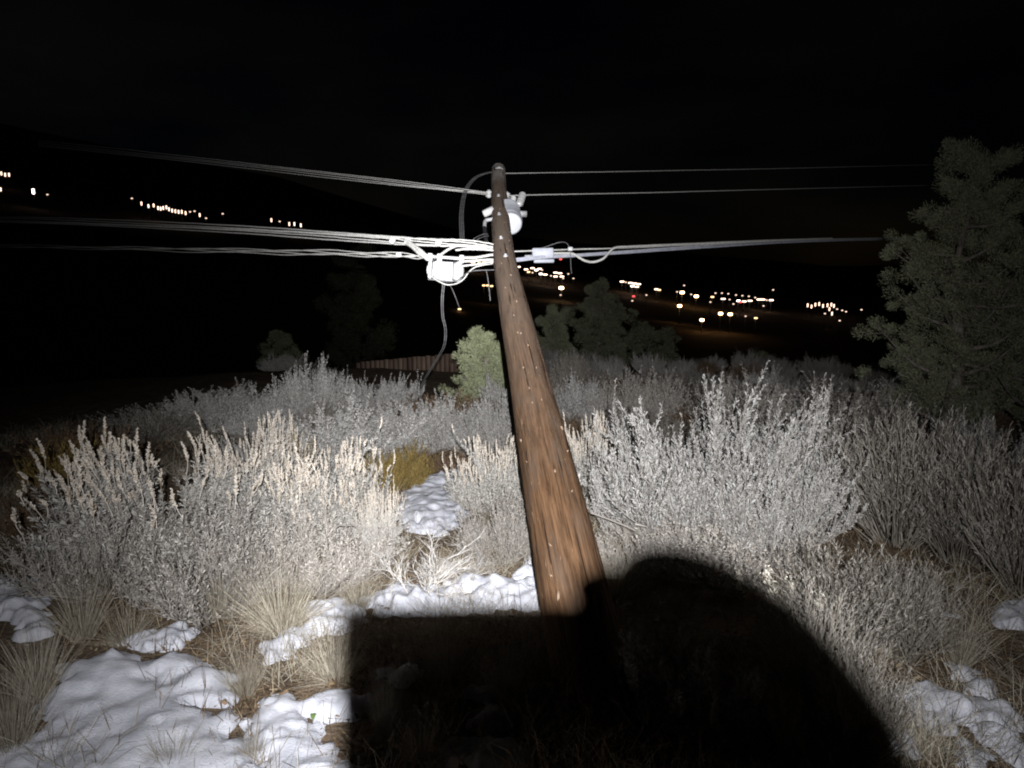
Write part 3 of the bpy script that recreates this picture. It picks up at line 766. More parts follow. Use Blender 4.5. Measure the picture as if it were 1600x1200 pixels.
snow([(-40, 905), (55, 912), (68, 945), (72, 985), (52, 1008), (30, 990), (20, 965), (-40, 960)], 'dim blue snow patch at the left border', 0.042, 9)
snow([(50, 842), (118, 838), (128, 868), (100, 892), (62, 866)], 'dim snow spot behind the left shrub', 0.042, 10)
snow([(1395, 1090), (1445, 1082), (1480, 1094), (1540, 1108), (1592, 1132), (1580, 1146), (1530, 1132), (1480, 1128), (1455, 1134), (1410, 1104)], 'long dim snow streak at the lower right', 0.042, 11)
snow([(1478, 1038), (1505, 1044), (1514, 1066), (1490, 1062)], 'small snow spot above the right streak', 0.025, 12)
snow([(1540, 1150), (1582, 1158), (1612, 1192), (1570, 1190)], 'snow spot in the bottom right corner', 0.036, 13)
snow([(1548, 956), (1600, 948), (1610, 984), (1565, 978)], 'dim snow spot at the right border', 0.036, 14)
snow([(1455, 952), (1488, 964), (1478, 978), (1460, 972)], 'faint snow spot behind the tan brooms', 0.026, 15)
snow([(1512, 1070), (1545, 1076), (1540, 1092), (1520, 1088)], 'faint snow spot over the end of the right streak', 0.036, 16)
snow([(1395, 1150), (1428, 1158), (1424, 1182), (1398, 1178)], 'snow spot at the bottom beside the broom stems', 0.036, 17)
snow([(605, 1052), (640, 1042), (655, 1060), (630, 1075)], 'shaded snow lump inside the square shadow', 0.026, 18)
snow([(735, 1082), (765, 1075), (790, 1110), (785, 1145), (755, 1130)], 'shaded snow lump near the pole foot', 0.026, 19)
snow([(700, 1180), (740, 1160), (800, 1165), (820, 1195), (780, 1230), (700, 1230)], 'shaded snow at the bottom below the pole', 0.026, 20)
snow([(1505, 1158), (1528, 1180), (1520, 1204), (1500, 1190)], 'faint snow spot under the right streak', 0.026, 21)
snow([(820, 862), (845, 858), (850, 872), (828, 878)], 'snow crumb left of the pole above the crest', 0.026, 22)

def in_snow(x, y, share):
    """points on a snow patch, all but a share of them that pokes through"""
    out = np.zeros(len(x), bool)
    for W in SNOWPOLY:
        ins = np.zeros(len(x), bool)
        for a in range(len(W)):
            p, q = W[a], W[(a + 1) % len(W)]
            ins ^= ((p[1] > y) != (q[1] > y)) & (x < (q[0] - p[0]) * (y - p[1]) / (q[1] - p[1] + 1e-12) + p[0])
        out |= ins
    return out & (np.random.default_rng(77).uniform(0, 1, len(x)) > share)
# leaf litter, fallen twigs and short stubble on the soil
r4 = np.random.default_rng(11); n = 52000
rr_ = 1.6 + 7.5 * r4.uniform(0, 1, n) ** 1.25; aa = np.radians(r4.uniform(-44, 44, n)); x = rr_ * np.sin(aa); y = rr_ * np.cos(aa)
keep = vnoise(x * 2.3, y * 2.3, 9) + r4.uniform(-0.35, 0.35, n) > -0.15
keep &= ~in_snow(x, y, .25)
x = x[keep]; y = y[keep]; n = len(x)
p = np.stack([x, y, gz(x, y) + r4.uniform(0.002, 0.02, n)], -1)
D = nrm(np.stack([r4.normal(size=n), r4.normal(size=n), r4.normal(size=n) * 0.45], -1)); S = nrm(np.cross(D, np.array([0, 0, 1.0]) + r4.normal(0, 0.5, (n, 3))))
Ln = r4.uniform(0.01, 0.03, n); W = Ln * r4.uniform(0.25, 0.7, n)
tw = r4.uniform(0, 1, n) < 0.3; Ln[tw] *= 3.4; W[tw] = 0.003
lit = MB().add(*blades(p, D, S, Ln, W, 0.7, 0.6))
m_ = 15000; k_ = r4.integers(0, n, m_)
D2 = nrm(np.stack([r4.normal(0, .4, m_), r4.normal(0, .4, m_), np.ones(m_)], -1))
lit.add(*blades(p[k_], D2, nrm(np.cross(D2, rand_unit(r4, m_))), r4.uniform(0.03, 0.13, m_), np.full(m_, 0.003), 0.2, 1.0))
tag(lit.build('leaf_litter', M['litter']), 'brown leaf litter, fallen twigs and stubble on the soil', 'litter', kind='stuff')
r5 = np.random.default_rng(21); nc = 2600
rr_ = 1.7 + 8.5 * r5.uniform(0, 1, nc) ** 1.1; aa = np.radians(r5.uniform(-42, 42, nc)); cx_ = rr_ * np.sin(aa); cy_ = rr_ * np.cos(aa)
kp_ = vnoise(cx_ * 1.3, cy_ * 1.3, 13) > -0.12; kp_ &= ~in_snow(cx_, cy_, .06); cx_ = cx_[kp_]; cy_ = cy_[kp_]; nb_ = 22; ci_ = np.repeat(np.arange(len(cx_)), nb_); m_ = len(ci_)
x = cx_[ci_] + r5.normal(0, .035, m_); y = cy_[ci_] + r5.normal(0, .035, m_); p = np.stack([x, y, gz(x, y)], -1)
D = nrm(np.stack([r5.normal(0, .75, m_), r5.normal(0, .75, m_), np.ones(m_)], -1)); Ln = r5.uniform(.05, .2, m_)
S = nrm(np.cross(D, rand_unit(r5, m_))); W = np.full(m_, .0017)
gr = MB().add(*blades(p, D, S, Ln, W, .8, 1.0)); p2_ = p + D * Ln[:, None]
D2 = nrm(D + np.stack([r5.normal(0, .5, m_), r5.normal(0, .5, m_), -.5 * np.ones(m_)], -1)); gr.add(*blades(p2_, D2, S, Ln * .6, W, .2, .8))
tag(gr.build('dry_grass', M['straw']), 'fine matted dry grass between the shrubs', 'grass', kind='stuff')
# ------------------------------------------------------------------ leaning utility pole
PB, PBd = gpt(934, 1105)
PT = at(758, 266, 9.2)
PTOP = at(779, 266, 9.2)
AX = nrm(PT - PB); PLEN = float(np.linalg.norm(PT - PB))
qrot = Vector(AX).to_track_quat('Z', 'Y')
pole = empty('utility_pole'); pole.location = PB; pole.rotation_mode = 'QUATERNION'; pole.rotation_quaternion = qrot
tag(pole, 'leaning brown wooden utility pole tilting away over the brush', 'utility pole')
def prad(z): return np.interp(np.asarray(z) / PLEN, [-.1, .09, .15, .21, .30, .43, .60, .88, 1.0], [.156, .153, .150, .142, .132, .121, .101, .093, .090])
BEND = float(np.linalg.norm(PTOP - PT)); BV = np.array((qrot.to_matrix().inverted()) @ Vector(R_))
def bend(z): return BEND * np.clip((np.asarray(z) / PLEN - 0.52) / 0.48, 0, 1.2)[..., None] ** 1.5 * BV
KS, NSD = 150, 48
zz = np.linspace(-0.55, PLEN, KS); th = np.arange(NSD) / NSD * 2 * np.pi
ZZ, TH = np.meshgrid(zz, th, indexing='ij')
gro = np.abs(vnoise(TH * 5.1 + 3, ZZ * 0.8, 80)) ; gro2 = np.abs(vnoise(TH * 9.5, ZZ * 1.6 + 7, 81))
RRR = prad(ZZ) + 0.006 * vnoise(TH * 1.5, ZZ * 1.1, 82) - 0.012 * np.clip(0.045 - gro, 0, 1) / 0.045 - 0.006 * np.clip(0.05 - gro2, 0, 1) / 0.05 + 0.0016 * vnoise(TH * 18, ZZ * 4, 83)
RRR[:, 0] = RRR[:, -1] * 0.5 + RRR[:, 1] * 0.5
V = (np.stack([RRR * np.cos(TH), RRR * np.sin(TH), ZZ], -1) + bend(ZZ)).reshape(-1, 3)
i = np.arange(KS - 1)[:, None] * NSD; j = np.arange(NSD)[None, :]; j2 = (j + 1) % NSD
Q = np.stack([i + j, i + j2, i + NSD + j2, i + NSD + j], -1).reshape(-1, 4)
sh = MB().add(V, Q)
n0 = len(V); ringT = np.stack([0.6 * prad(PLEN) * np.cos(th), 0.6 * prad(PLEN) * np.sin(th), np.full(NSD, PLEN + 0.012)], -1); ringC = ringT * np.array([0.02, 0.02, 1]); ringT = ringT + bend(ringT[:, 2]); ringC = ringC + bend(ringC[:, 2])
sh.add(np.concatenate([V[-NSD:], ringT, ringC]), np.concatenate([np.stack([j[0], j2[0], NSD + j2[0], NSD + j[0]], -1), np.stack([NSD + j[0], NSD + j2[0], 2 * NSD + j2[0], 2 * NSD + j[0]], -1)]))
sh.build('shaft', M['wood'], pole, smooth=True)
PM = Matrix.Translation(Vector(PB)) @ qrot.to_matrix().to_4x4(); PMi = PM.inverted()
def loc(p): return np.array(PMi @ Vector(p))
def onpole(px, py):
    """point on the pole's camera-facing surface at that pixel, in pole space, with its outward normal"""
    d = nrm(F_ + R_ * ((px - 800) / FPX) + U_ * ((600 - py) / FPX))
    o = loc(CAM); dd = np.array(PMi.to_3x3() @ Vector(d))
    for t in np.arange(1.5, 12, 0.004):
        p = o + dd * t
        b_ = bend(p[2])
        if math.hypot(p[0] - b_[0], p[1] - b_[1]) < prad(p[2]): break
    nn = nrm(np.array([p[0] - b_[0], p[1] - b_[1], 0.0])); return p, nn
def pole_at_row(py):
    t = (1105 - py) / (1105 - 266.0)
    d0 = PBd; d1 = 9.2
    return 1 / (1 / d0 * (1 - t) + 1 / d1 * t)
# splinters, chips and staples standing off the shaft
for q, (px, py, s) in enumerate([(867, 737, 1.9), (860, 852, 1.0), (832, 630, .8), (877, 669, 1.6), (814, 521, 1.0), (827, 607, .9), (815, 688, .7), (824, 722, .8), (893, 768, .6), (809, 520, 1.0), (803, 493, .9), (807, 471, 1.4), (798, 430, 1.2), (788, 348, 1.0), (781, 327, .8), (785, 374, 1.2), (795, 376, 1.2), (792, 389, .8), (818, 575, 1.1), (846, 625, .9), (886, 705, .8), (873, 932, 1.2), (838, 575, 1.2), (825, 540, .9), (790, 450, .8), (784, 412, .9), (862, 900, .5)]):
    try: p, nn = onpole(px, py)
    except Exception: continue
    if p[2] > PLEN: continue
    z_ = np.array([0, 0, 1.0]); sd = np.cross(z_, nn); a = random.uniform(-.5, .5); up = z_ * math.cos(a) + sd * math.sin(a); sd = np.cross(up, nn)
    l, w_ = 0.013 * s * random.uniform(.5, 1.5), 0.0045 * s * random.uniform(.6, 1.5)
    c = p + nn * 0.001
    V = np.array([c - up * l, c + sd * w_ - up * l * .2, c + up * l * 1.1, c - sd * w_ + up * l * .1, c - up * l * .7 + nn * .006, c + sd * w_ * .6 + nn * .008, c + up * l * .7 + nn * .012, c - sd * w_ * .6 + nn * .007])
    MB().add(V, [(4, 5, 6, 7), (0, 1, 5, 4), (1, 2, 6, 5), (2, 3, 7, 6), (3, 0, 4, 7)]).build('wood_chip', M['chip'], pole)

def zpole(d):       # pole-space z of the axis point at camera depth d
    f0 = float((PB - CAM) @ F_); f1 = float((PT - CAM) @ F_); return PLEN * (d - f0) / (f1 - f0)
def frame(z, c, s, u, out):   # pole-space transform: z axis given
    m = Matrix.Identity(4); return m
def rod(P, r_, name, mm, parent, sides=8, n=24):
    S_ = smooth_path(P, n) if len(P) > 2 else np.array(P)
    return MB().add(*tubes(S_[None], np.full((1, len(S_)), r_), 4 if sides == 4 else sides)).build(name, mm, parent, smooth=True)
def axis_mat(p, d):
    return Matrix.Translation(Vector(p)) @ Vector(d).to_track_quat('Z', 'Y').to_matrix().to_4x4()
def ribbed(r0, r1, n, h):
    pr = [(0.001, 0), (r0, 0)]
    for k in range(n):
        z0 = h * k / n; pr += [(r0, z0 + h / n * .15), (r1, z0 + h / n * .35), (r1 * .92, z0 + h / n * .6), (r0, z0 + h / n * .8)]
    return pr + [(r0, h), (0.001, h)]
zT = PLEN
# pole-top pin insulator, weathered cap, through bolts, steel band
MB().add(*lathe([(0.001, 0), (0.075, 0), (0.088, 0.012), (0.07, 0.035), (0.001, 0.05)], 20, Matrix.Translation(Vector(bend(zT)) + Vector((0, 0, zT + 0.008))))).build('pole_cap', M['galv'], pole, True)
pi_ = MB().add(*lathe(ribbed(0.026, 0.056, 3, 0.12), 18, axis_mat(loc(at(779, 276, 9.0)), np.array(PMi.to_3x3() @ Vector((0.1, -0.1, 1)))))).build('pin_insulator', M['porcelain'], pole, True)
for px_, py_ in ((780, 335), (783, 372), (779, 306), (790, 400)):
    p, nn = onpole(px_, py_)
    MB().add(*lathe([(0.001, 0), (0.022, 0), (0.022, .006), (0.012, .008), (0.012, .025), (0.001, .026)], 8, axis_mat(p - nn * .002, nn))).build('through_bolt', M['galv'], pole)
def hw(name, mb, mm, label, cat, group=None, smooth=True):
    return tag(mb.build(name, mm, None, smooth), label, cat, group)

def pix(px, py, d): return at(px, py, d)
# side arm bolted below the top with spool insulators for the second wire
dW = 8.3
pa = pix(764, 303, dW); pb = pix(792, 306, dW)
br = empty('wire_bracket'); tag(br, 'small steel bracket with porcelain spools below the pole top', 'bracket')
MB().add(*tubes(np.array([[pa, pb]]), np.full((1, 2), 0.016), 4)).build('bar', M['galv'], br)
for p in (pa, pb):
    MB().add(*lathe(ribbed(0.02, 0.042, 2, 0.09), 16, axis_mat(p - np.array([0, 0, .045]), (0, 0.1, 1)))).build('spool', M['porcelain'], br, True)

# transformer can hung on the right of the pole, seen from below
dT = 7.5
tc = pix(798, 350, dT)
tr = empty('transformer', tc); tr.rotation_mode = 'QUATERNION'; tr.rotation_quaternion = qrot
tag(tr, 'pale grey transformer can hung on the right of the pole', 'transformer')
tank_ = MB().add(*lathe([(0.112, 0.0), (0.122, 0.006), (0.122, 0.03), (0.115, 0.04), (0.128, 0.06), (0.135, 0.09), (0.135, 0.42), (0.142, 0.425), (0.142, 0.45), (0.13, 0.46), (0.05, 0.50), (0.001, 0.505)], 32)).build('tank', M['can'], tr, True)
MB().add(*lathe([(0.001, -0.004), (0.105, -0.002), (0.112, 0.004)], 32)).build('tank_bottom', M['canbase'], tr, True)
for a in (0.5, 2.2):
    MB().add(*lathe(ribbed(0.016, 0.034, 4, 0.16), 14, axis_mat((0.08 * math.cos(a), 0.08 * math.sin(a), 0.46), (0.4 * math.cos(a), 0.4 * math.sin(a), 1)))).build('bushing', M['porcelain'], tank_, True)
for a in (-0.2, 0.9):
    MB().add(*box((0.14 * math.cos(a), 0.14 * math.sin(a), 0.18), (0.05, 0.05, 0.02))).build('lug', M['galv'], tank_)
MB().add(*box((-0.12, 0.02, 0.30), (0.16, 0.06, 0.05))).build('hanger', M['galv'], tr)
# lightning arrester arm above the transformer
ar = empty('surge_arrester'); tag(ar, 'white angled arrester arm between the transformer and the second wire', 'arrester')
rod([pix(788, 321, 7.9), pix(803, 319, 7.9), pix(812, 318, 7.9)], 0.022, 'arm', M['porcelain'], ar)
a0 = pix(811, 320, 7.9); a1 = pix(817, 303, 8.2)
MB().add(*lathe(ribbed(0.026, 0.044, 4, float(np.linalg.norm(a1 - a0))), 16, axis_mat(a0, a1 - a0))).build('arrester_body', M['porcelain'], ar, True)
rod([pix(784, 314, 8.1), pix(796, 308, 8.2)], 0.008, 'lead', M['galv'], ar)
# fuse cutout on the left of the pole
fc = empty('fuse_cutout'); tag(fc, 'white porcelain fuse cutout with a dark tube on the left of the pole', 'fuse cutout')
b0 = pix(755, 335, 7.6); b1 = pix(771, 327, 7.6)
MB().add(*lathe([(0.001, 0), (0.03, 0.0), (0.04, 0.012), (0.04, float(np.linalg.norm(b1 - b0))), (0.001, float(np.linalg.norm(b1 - b0)))], 18, axis_mat(b0, b1 - b0))).build('insulator', M['porcelain'], fc, True)
rod([pix(772, 342, 7.4), pix(759, 345, 7.4), pix(757, 356, 7.3)], 0.020, 'bracket', M['galv'], fc)
rod([pix(757, 356, 7.3), pix(759, 372, 7.1), pix(761, 386, 7.0)], 0.022, 'fuse_tube', M['rubber'], fc)

# ------------------------------------------------------------------ cables
def cable(name, pts, label, strands=1, r_=0.008, spread=0.02, mm='cable', cat='cable', fan=None, wob=0.0, n=70, group=None):
    P = smooth_path([at(*p) for p in pts], n)
    k = len(P); t = np.linspace(0, 1, k)
    root = None if strands == 1 else empty(name, P[0])
    rg = np.random.default_rng(int(abs(pts[0][0] * 7 + pts[-1][1] * 13)) % 1000)
    objs = []
    for s in range(strands):
        f = (s / (strands - 1) - 0.5) if strands > 1 else 0.0
        sp = spread + ((spread if fan is None else fan) - spread) * t
        off = (f * sp)[:, None] * U_[None] + (wob * np.sin(t * 38 + s * 2.1) + 0.15 * spread * np.sin(t * 9 + s * 1.7))[:, None] * U_[None] + (wob * np.cos(t * 38 + s * 2.1))[:, None] * F_[None]
        S_ = P + off + rg.normal(0, spread * 0.03, (k, 3))
        mb = MB().add(*tubes((S_ - (P[0] if root else 0))[None], np.full((1, k), r_), 6, False))
        o = mb.build('strand' if root else name, M[mm], root, smooth=True); objs.append(o)
    return tag(root or objs[0], label, cat, group)
GC = 'cables running left'; GD = 'cables running right'
cable('power_line', [(768, 303, 8.3), (690, 294, 8.5), (600, 283.5, 8.8), (450, 266, 9.6), (270, 246, 11), (60, 224, 13)], 'topmost bright line running left from below the pole top', 4, 0.0042, 0.030, fan=0.10, group=GC)
cable('telephone_cable', [(772, 387, 6.7), (735, 382, 6.7), (690, 380, 6.75), (640, 376.5, 6.9), (540, 369, 7.3), (400, 360, 8.2), (240, 352, 9.6), (60, 345, 11.5), (-80, 342, 14)], 'thick upper cable bundle running left to the dark', 5, 0.0072, 0.055, fan=0.10, group=GC)
cable('lashed_cable', [(668, 402, 6.65), (640, 400, 6.8), (540, 396, 7.3), (400, 392.5, 8.3), (240, 389, 9.8), (80, 386, 12), (-80, 384, 15)], 'lower lashed cable running left from the white closure', 4, 0.0058, 0.032, fan=0.05, wob=0.010, group=GC)
cable('tie_cable', [(634, 378, 6.9), (645, 384, 6.8), (656, 394, 6.7), (668, 403, 6.65)], 'thick slanting cable dropping onto the white closure', 2, 0.018, 0.03, group=GC)
cable('tie_cable', [(718, 383, 6.75), (700, 390, 6.7), (688, 398, 6.65), (678, 404, 6.62)], 'thinner slanting cable right of the thick one above the closure', 1, 0.013, group=GC)
cable('power_line', [(786, 271, 9.1), (900, 269.5, 9.6), (1060, 266, 10.6), (1280, 262, 12.5), (1600, 254, 16)], 'topmost thin wire running right from the pole cap', 1, 0.0055, group=GD)
cable('power_line', [(792, 306, 8.3), (850, 304.5, 8.5), (960, 302, 9.0), (1120, 298, 10), (1330, 293, 12), (1640, 285, 16)], 'second thin wire running right below the topmost one', 1, 0.0062, group=GD)
cable('support_strand', [(800, 393, 6.7), (900, 390, 7.0), (960, 388, 7.2), (1100, 381.5, 8.0), (1250, 375, 9.4), (1420, 371, 11.5), (1640, 366, 15)], 'upper thin strand running right past the grey box', 1, 0.007, group=GD)
cable('telephone_cable', [(800, 407, 6.65), (850, 402, 6.8), (900, 399, 7.0), (1000, 392, 7.5), (1120, 384, 8.3), (1250, 377, 9.5), (1420, 373, 11.6), (1640, 369, 15)], 'lower thicker cable running right under the grey box', 2, 0.011, 0.018, group=GD, mm='boxgrey')
cable('loop_cable', [(862, 396, 6.85), (880, 396, 6.9), (895, 397, 6.95), (905, 403, 6.95), (916, 408, 6.97), (928, 409, 7.0), (942, 404, 7.0), (952, 394, 7.05), (961, 387, 7.1), (985, 385.5, 7.25), (1060, 382.5, 7.7), (1180, 377, 8.7), (1300, 372.5, 10)], 'white cable dipping in a loop right of the grey box', 1, 0.0125, group=GD)
cable('thin_wire', [(835, 392, 6.8), (856, 385, 6.8), (872, 379, 6.8), (880, 378, 6.8), (886, 381, 6.85), (891, 389, 6.9)], 'thin wire arching over the grey box', 1, 0.0045, mm='cabledim', group=GD)
cable('jumper_cable', [(779, 268, 9.15), (762, 270, 9.0), (744, 277, 8.8), (731, 291, 8.5), (724, 310, 8.2), (721, 335, 7.7), (721.5, 360, 7.2), (722.5, 382, 6.8)], 'grey jumper bowing left from the pole top down to the cables', 3, 0.0075, 0.0, mm='cabledim', fan=0.0)
j_ = [o for o in bpy.data.objects if o.name.startswith('jumper_cable')][0]
for k_i, ch in enumerate(j_.children): ch.location = (0.018 * (k_i - 1), 0, 0)
cable('drop_cable', [(693, 445, 6.6), (691, 470, 6.62), (692, 495, 6.7), (696, 515, 6.8), (694, 540, 7.0), (682, 562, 7.4), (668, 585, 7.8), (660, 602, 8.1), (655, 640, 8.2)], 'loose drop cable hanging below the white closure to the brush', 2, 0.0042, 0.0, mm='cabledim')
j_ = [o for o in bpy.data.objects if o.name.startswith('drop_cable')][0]
for k_i, ch in enumerate(j_.children): ch.location = (0.016 * (k_i - .5), 0, 0)
cable('thin_wire', [(734, 382, 6.75), (742, 372, 6.8), (752, 367, 6.9), (762, 366, 7.0)], 'outer thin wire arching to the pole above the cables', 1, 0.004, mm='cabledim')
cable('thin_wire', [(740, 382, 6.75), (748, 373, 6.8), (755, 370, 6.9), (763, 369, 7.0)], 'inner thin wire arching to the pole above the cables', 1, 0.004, mm='cabledim')
cable('slack_wire', [(671, 430, 6.5), (682, 438, 6.45), (697, 445, 6.4), (712, 443, 6.45), (724, 436, 6.5), (733, 425, 6.5), (745, 417, 6.5), (770, 412, 6.55)], 'slack wire bellying under the white closure to the pole', 1, 0.006, mm='cable')
cable('slack_wire', [(676, 432, 6.5), (690, 440, 6.45), (710, 439, 6.42), (722, 432, 6.45), (738, 424, 6.5), (772, 422, 6.55)], 'second slack wire under the white closure', 1, 0.005, mm='cabledim')
cable('slack_wire', [(760, 424, 6.5), (763, 440, 6.5), (766, 470, 6.5)], 'short wire end hanging beside the pole', 1, 0.004, mm='cabledim')
cable('slack_wire', [(704, 447, 6.5), (711, 462, 6.5), (718, 482, 6.6)], 'short thin wire end hanging below the closure', 1, 0.003, mm='cabledim')
cable('slack_wire', [(891, 392, 6.9), (892, 415, 6.9), (893, 428, 6.9)], 'short thin wire hanging from the clamp right of the grey box', 1, 0.0035, mm='cabledim')
for q, (y0, y1, y2, r_, lb) in enumerate([(404, 402, 398, 0.013, 'upper short cable between closure and pole'), (411, 407, 406, 0.012, 'middle short cable between closure and pole'), (391, 389, 392, 0.010, 'short cable curving from the upper bundle to the pole'), (418, 413, 409, 0.009, 'lowest short cable between closure and pole')]):
    cable('pole_cable', [(712, y0, 6.55), (742, y1, 6.55), (774, y2, 6.6)], lb, 1, r_, group='short cables at the pole')

# splice closure with end caps, clamps and rail
cc = pix(696, 423, 6.55)
mc = Matrix.Translation(Vector(cc)) @ Matrix.Rotation(math.radians(3.5), 4, 'Y') @ Matrix.Rotation(math.radians(-8), 4, 'Z')
cl = empty('splice_closure'); cl.matrix_world = mc
tag(cl, 'glaring white cable splice closure hanging left of the pole', 'splice closure')
case_ = MB().add(*bevel_box((0, 0, 0), (0.31, 0.14, 0.165), 0.022)).build('case', M['closure'], cl, True)
for s_ in (-1, 1):
    MB().add(*lathe([(0.001, 0), (0.045, 0), (0.05, 0.006), (0.045, 0.014), (0.02, 0.02), (0.001, 0.021)], 18, axis_mat((s_ * 0.153, 0, 0.0), (s_, 0, 0)))).build('end_cap', M['closure'], case_, True)
MB().add(*box((0, 0, -0.088), (0.30, 0.10, 0.008))).build('bottom_flange', M['galv'], cl)
MB().add(*tubes(np.array([[(-0.17, 0, 0.125), (0.17, 0, 0.118)]]), np.full((1, 2), 0.016), 4)).build('hanger_rail', M['closure'], cl)
for x_ in (-0.10, 0.10):
    MB().add(*bevel_box((x_, 0, 0), (0.016, 0.148, 0.173), 0.024)).build('strap', M['galv'], case_, True)
for x_ in (-0.15, -0.06, 0.15):
    MB().add(*bevel_box((x_, 0, 0.115), (0.045, 0.06, 0.075), 0.012)).build('clamp', M['closure'], cl, True)
for x_, y_ in ((685, 379), (637, 377), (613, 376)):
    p = pix(x_, y_, 6.72 if x_ > 680 else 6.9)
    hw('cable_clamp', MB().add(*bevel_box((0, 0, 0), (0.055, 0.05, 0.06), 0.012, Matrix.Translation(Vector(p)) @ Matrix.Rotation(0.5, 4, 'Y'))), M['closure'], 'white clamp on the upper cable bundle, %s' % {685: 'nearest the pole', 637: 'at the slanting cable', 613: 'farthest from the pole'}[x_], 'clamp', 'cable clamps')
p = pix(623, 398, 6.88)
hw('cable_clamp', MB().add(*bevel_box((0, 0, 0), (0.055, 0.05, 0.045), 0.012, Matrix.Translation(Vector(p)))), M['closure'], 'white clamp on the lower lashed cable', 'clamp', 'cable clamps')
p = pix(891, 389, 6.9)
hw('cable_clamp', MB().add(*bevel_box((0, 0, 0), (0.05, 0.05, 0.04), 0.012, Matrix.Translation(Vector(p)))), M['closure'], 'small clamp on the strand right of the grey box', 'clamp', 'cable clamps')
# terminal box on the right
tb = empty('terminal_box'); tb.matrix_world = Matrix.Translation(Vector(pix(848, 399, 6.85))) @ Matrix.Rotation(math.radians(-1), 4, 'Y')
tag(tb, 'pale blue-grey terminal box on the strand right of the pole', 'terminal box')
MB().add(*bevel_box((0, 0, 0.02), (0.21, 0.11, 0.10), 0.015)).build('case', M['boxgrey'], tb, True)
MB().add(*bevel_box((0.01, 0, -0.055), (0.20, 0.09, 0.035), 0.012)).build('tray', M['boxgrey'], tb, True)
MB().add(*box((-0.14, 0, -0.01), (0.07, 0.03, 0.03))).build('clamp', M['galv'], tb)

# ------------------------------------------------------------------ junipers
def juniper(seed, H, R, ncl, nq, mleaf, limbs=16, leafL=0.05, two=False, shape=0.0, clump=2.6):
    """trunk with limbs, crown of many little twig sprays gathered in clumps round the limb ends"""
    r = np.random.default_rng(seed); wood = MB(); tips = []; tdir = []
    trunks = [np.array([0, 0, -0.1])] + ([np.array([0.55, 0.2, -0.1])] if two else [])
    for q, b in enumerate(trunks):
        h = H * (1 if q == 0 else 0.86)
        T = smooth_path([b, b + np.array([r.normal(0, .05), r.normal(0, .05), h * .3]), b + np.array([r.normal(0, .10), r.normal(0, .10), h * .6]), b + np.array([r.normal(0, .10), r.normal(0, .1), h * .93])], 24)
        k = len(T); wood.add(*tubes(T[None], np.linspace(0.022 * H + .015, 0.01, k)[None], 8, False))
        for l in range(limbs):
            s_ = 0.10 + 0.88 * (l + r.uniform(0, 1)) / limbs; p, t = sample_paths(T[None], np.array([0]), np.array([s_])); p = p[0]
            a = r.uniform(0, 6.28) if limbs < 8 else l * 2.4 + r.uniform(-.5, .5)
            prof = (max(0.42, 1 - 0.62 * abs(2 * s_ - 0.8) ** 2.2) * (1 - shape) + shape * (1 - s_) ** 0.6)
            ln = R * max(0.22, prof) * r.uniform(0.65, 1.12)
            d = np.array([math.cos(a), math.sin(a), r.uniform(0.12, 0.6) + 0.5 * max(0, s_ - .7)])
            e = p + d * ln; P = smooth_path([p, p + d * ln * .5 + np.array([0, 0, -0.05 * ln]) + r.normal(0, .04 * ln, 3), e + np.array([0, 0, 0.15 * ln])], 10)
            wood.add(*tubes(P[None], np.linspace(0.010 * H * (1 - .6 * s_) + 0.004, 0.004, len(P))[None], 5, False))
            nsub = max(3, int(ncl / limbs / len(trunks)))
            for c in range(nsub):
                pp, tt = sample_paths(P[None], np.array([0]), np.array([r.uniform(0.38, 1.0)]))
                off = r.normal(0, 1, 3) * np.array([.13, .13, .10]) * ln
                q1 = pp[0] + off + np.array([0, 0, .05 * ln]); tips.append(q1); tdir.append(nrm(d * np.array([1, 1, .4]) + off / (ln + .01) + np.array([0, 0, .6])))
                if c % 2 == 0:
                    wood.add(*tubes(np.array([[pp[0], (pp[0] + q1) / 2 + r.normal(0, .01, 3), q1]]), np.array([[.006, .004, .002]]), 3, False))
    tips = np.array(tips); tdir = np.array(tdir); n = len(tips)
    # each clump: sprays of short overlapping scale-leaf twigs
    ci = np.repeat(np.arange(n), nq); m = len(ci)
    cs = r.uniform(0.5, 1.3, n) * leafL * clump
    u = rand_unit(r, m); rad_ = r.uniform(0, 1, m) ** 0.55
    lp = tips[ci] + u * (rad_ * cs[ci])[:, None] * np.array([1, 1, .85])
    D = nrm(u * 0.7 + tdir[ci] * 0.75 + r.normal(0, .35, (m, 3)))
    LL = leafL * r.uniform(.5, 1.2, m)
    fol = MB().add(*blades(lp, D, nrm(np.cross(D, rand_unit(r, m))), LL, LL * r.uniform(.20, .34, m), .55, .8))
    return wood, fol
def tree(name, gen, mleaf, p, rz, label, group, s=(1, 1, 1)):
    o = empty(name, p, rz); o.scale = s
    wd, fo = gen
    wd.build('trunk', M['bark'], o, True); fo.build('crown', M[mleaf], o)
    return tag(o, label, 'tree', group)
GT = 'cedars around the clearing'
p, d = gpt(1472, 700)
tree('juniper_tree', juniper(301, at(1500, 200, d)[2] - p[2], 0.84, 580, 320, 'juniper', 46, 0.022, clump=4.6), 'juniper', p, 0.4, 'big dark cedar with pale trunk at the right border, front trunk', GT)
p2, d2 = gpt(1640, 705)
tree('juniper_tree', juniper(302, 2.9, 1.10, 420, 280, 'juniper', 34, 0.024, clump=5.2), 'juniper', p2, 2.0, 'dark cedar cut off by the right border behind the big one', GT)
p3 = at(768, 612, 9.6); p3[2] = float(gz(p3[0], p3[1])) - 0.02; t3 = at(775, 497, 9.6)
tree('juniper_tree', juniper(303, t3[2] - p3[2], 0.56, 420, 150, 'junipale', 34, 0.028, shape=0.75, clump=2.7), 'junipale', p3, 1.0, 'small bright green young cedar left of the leaning pole', GT)
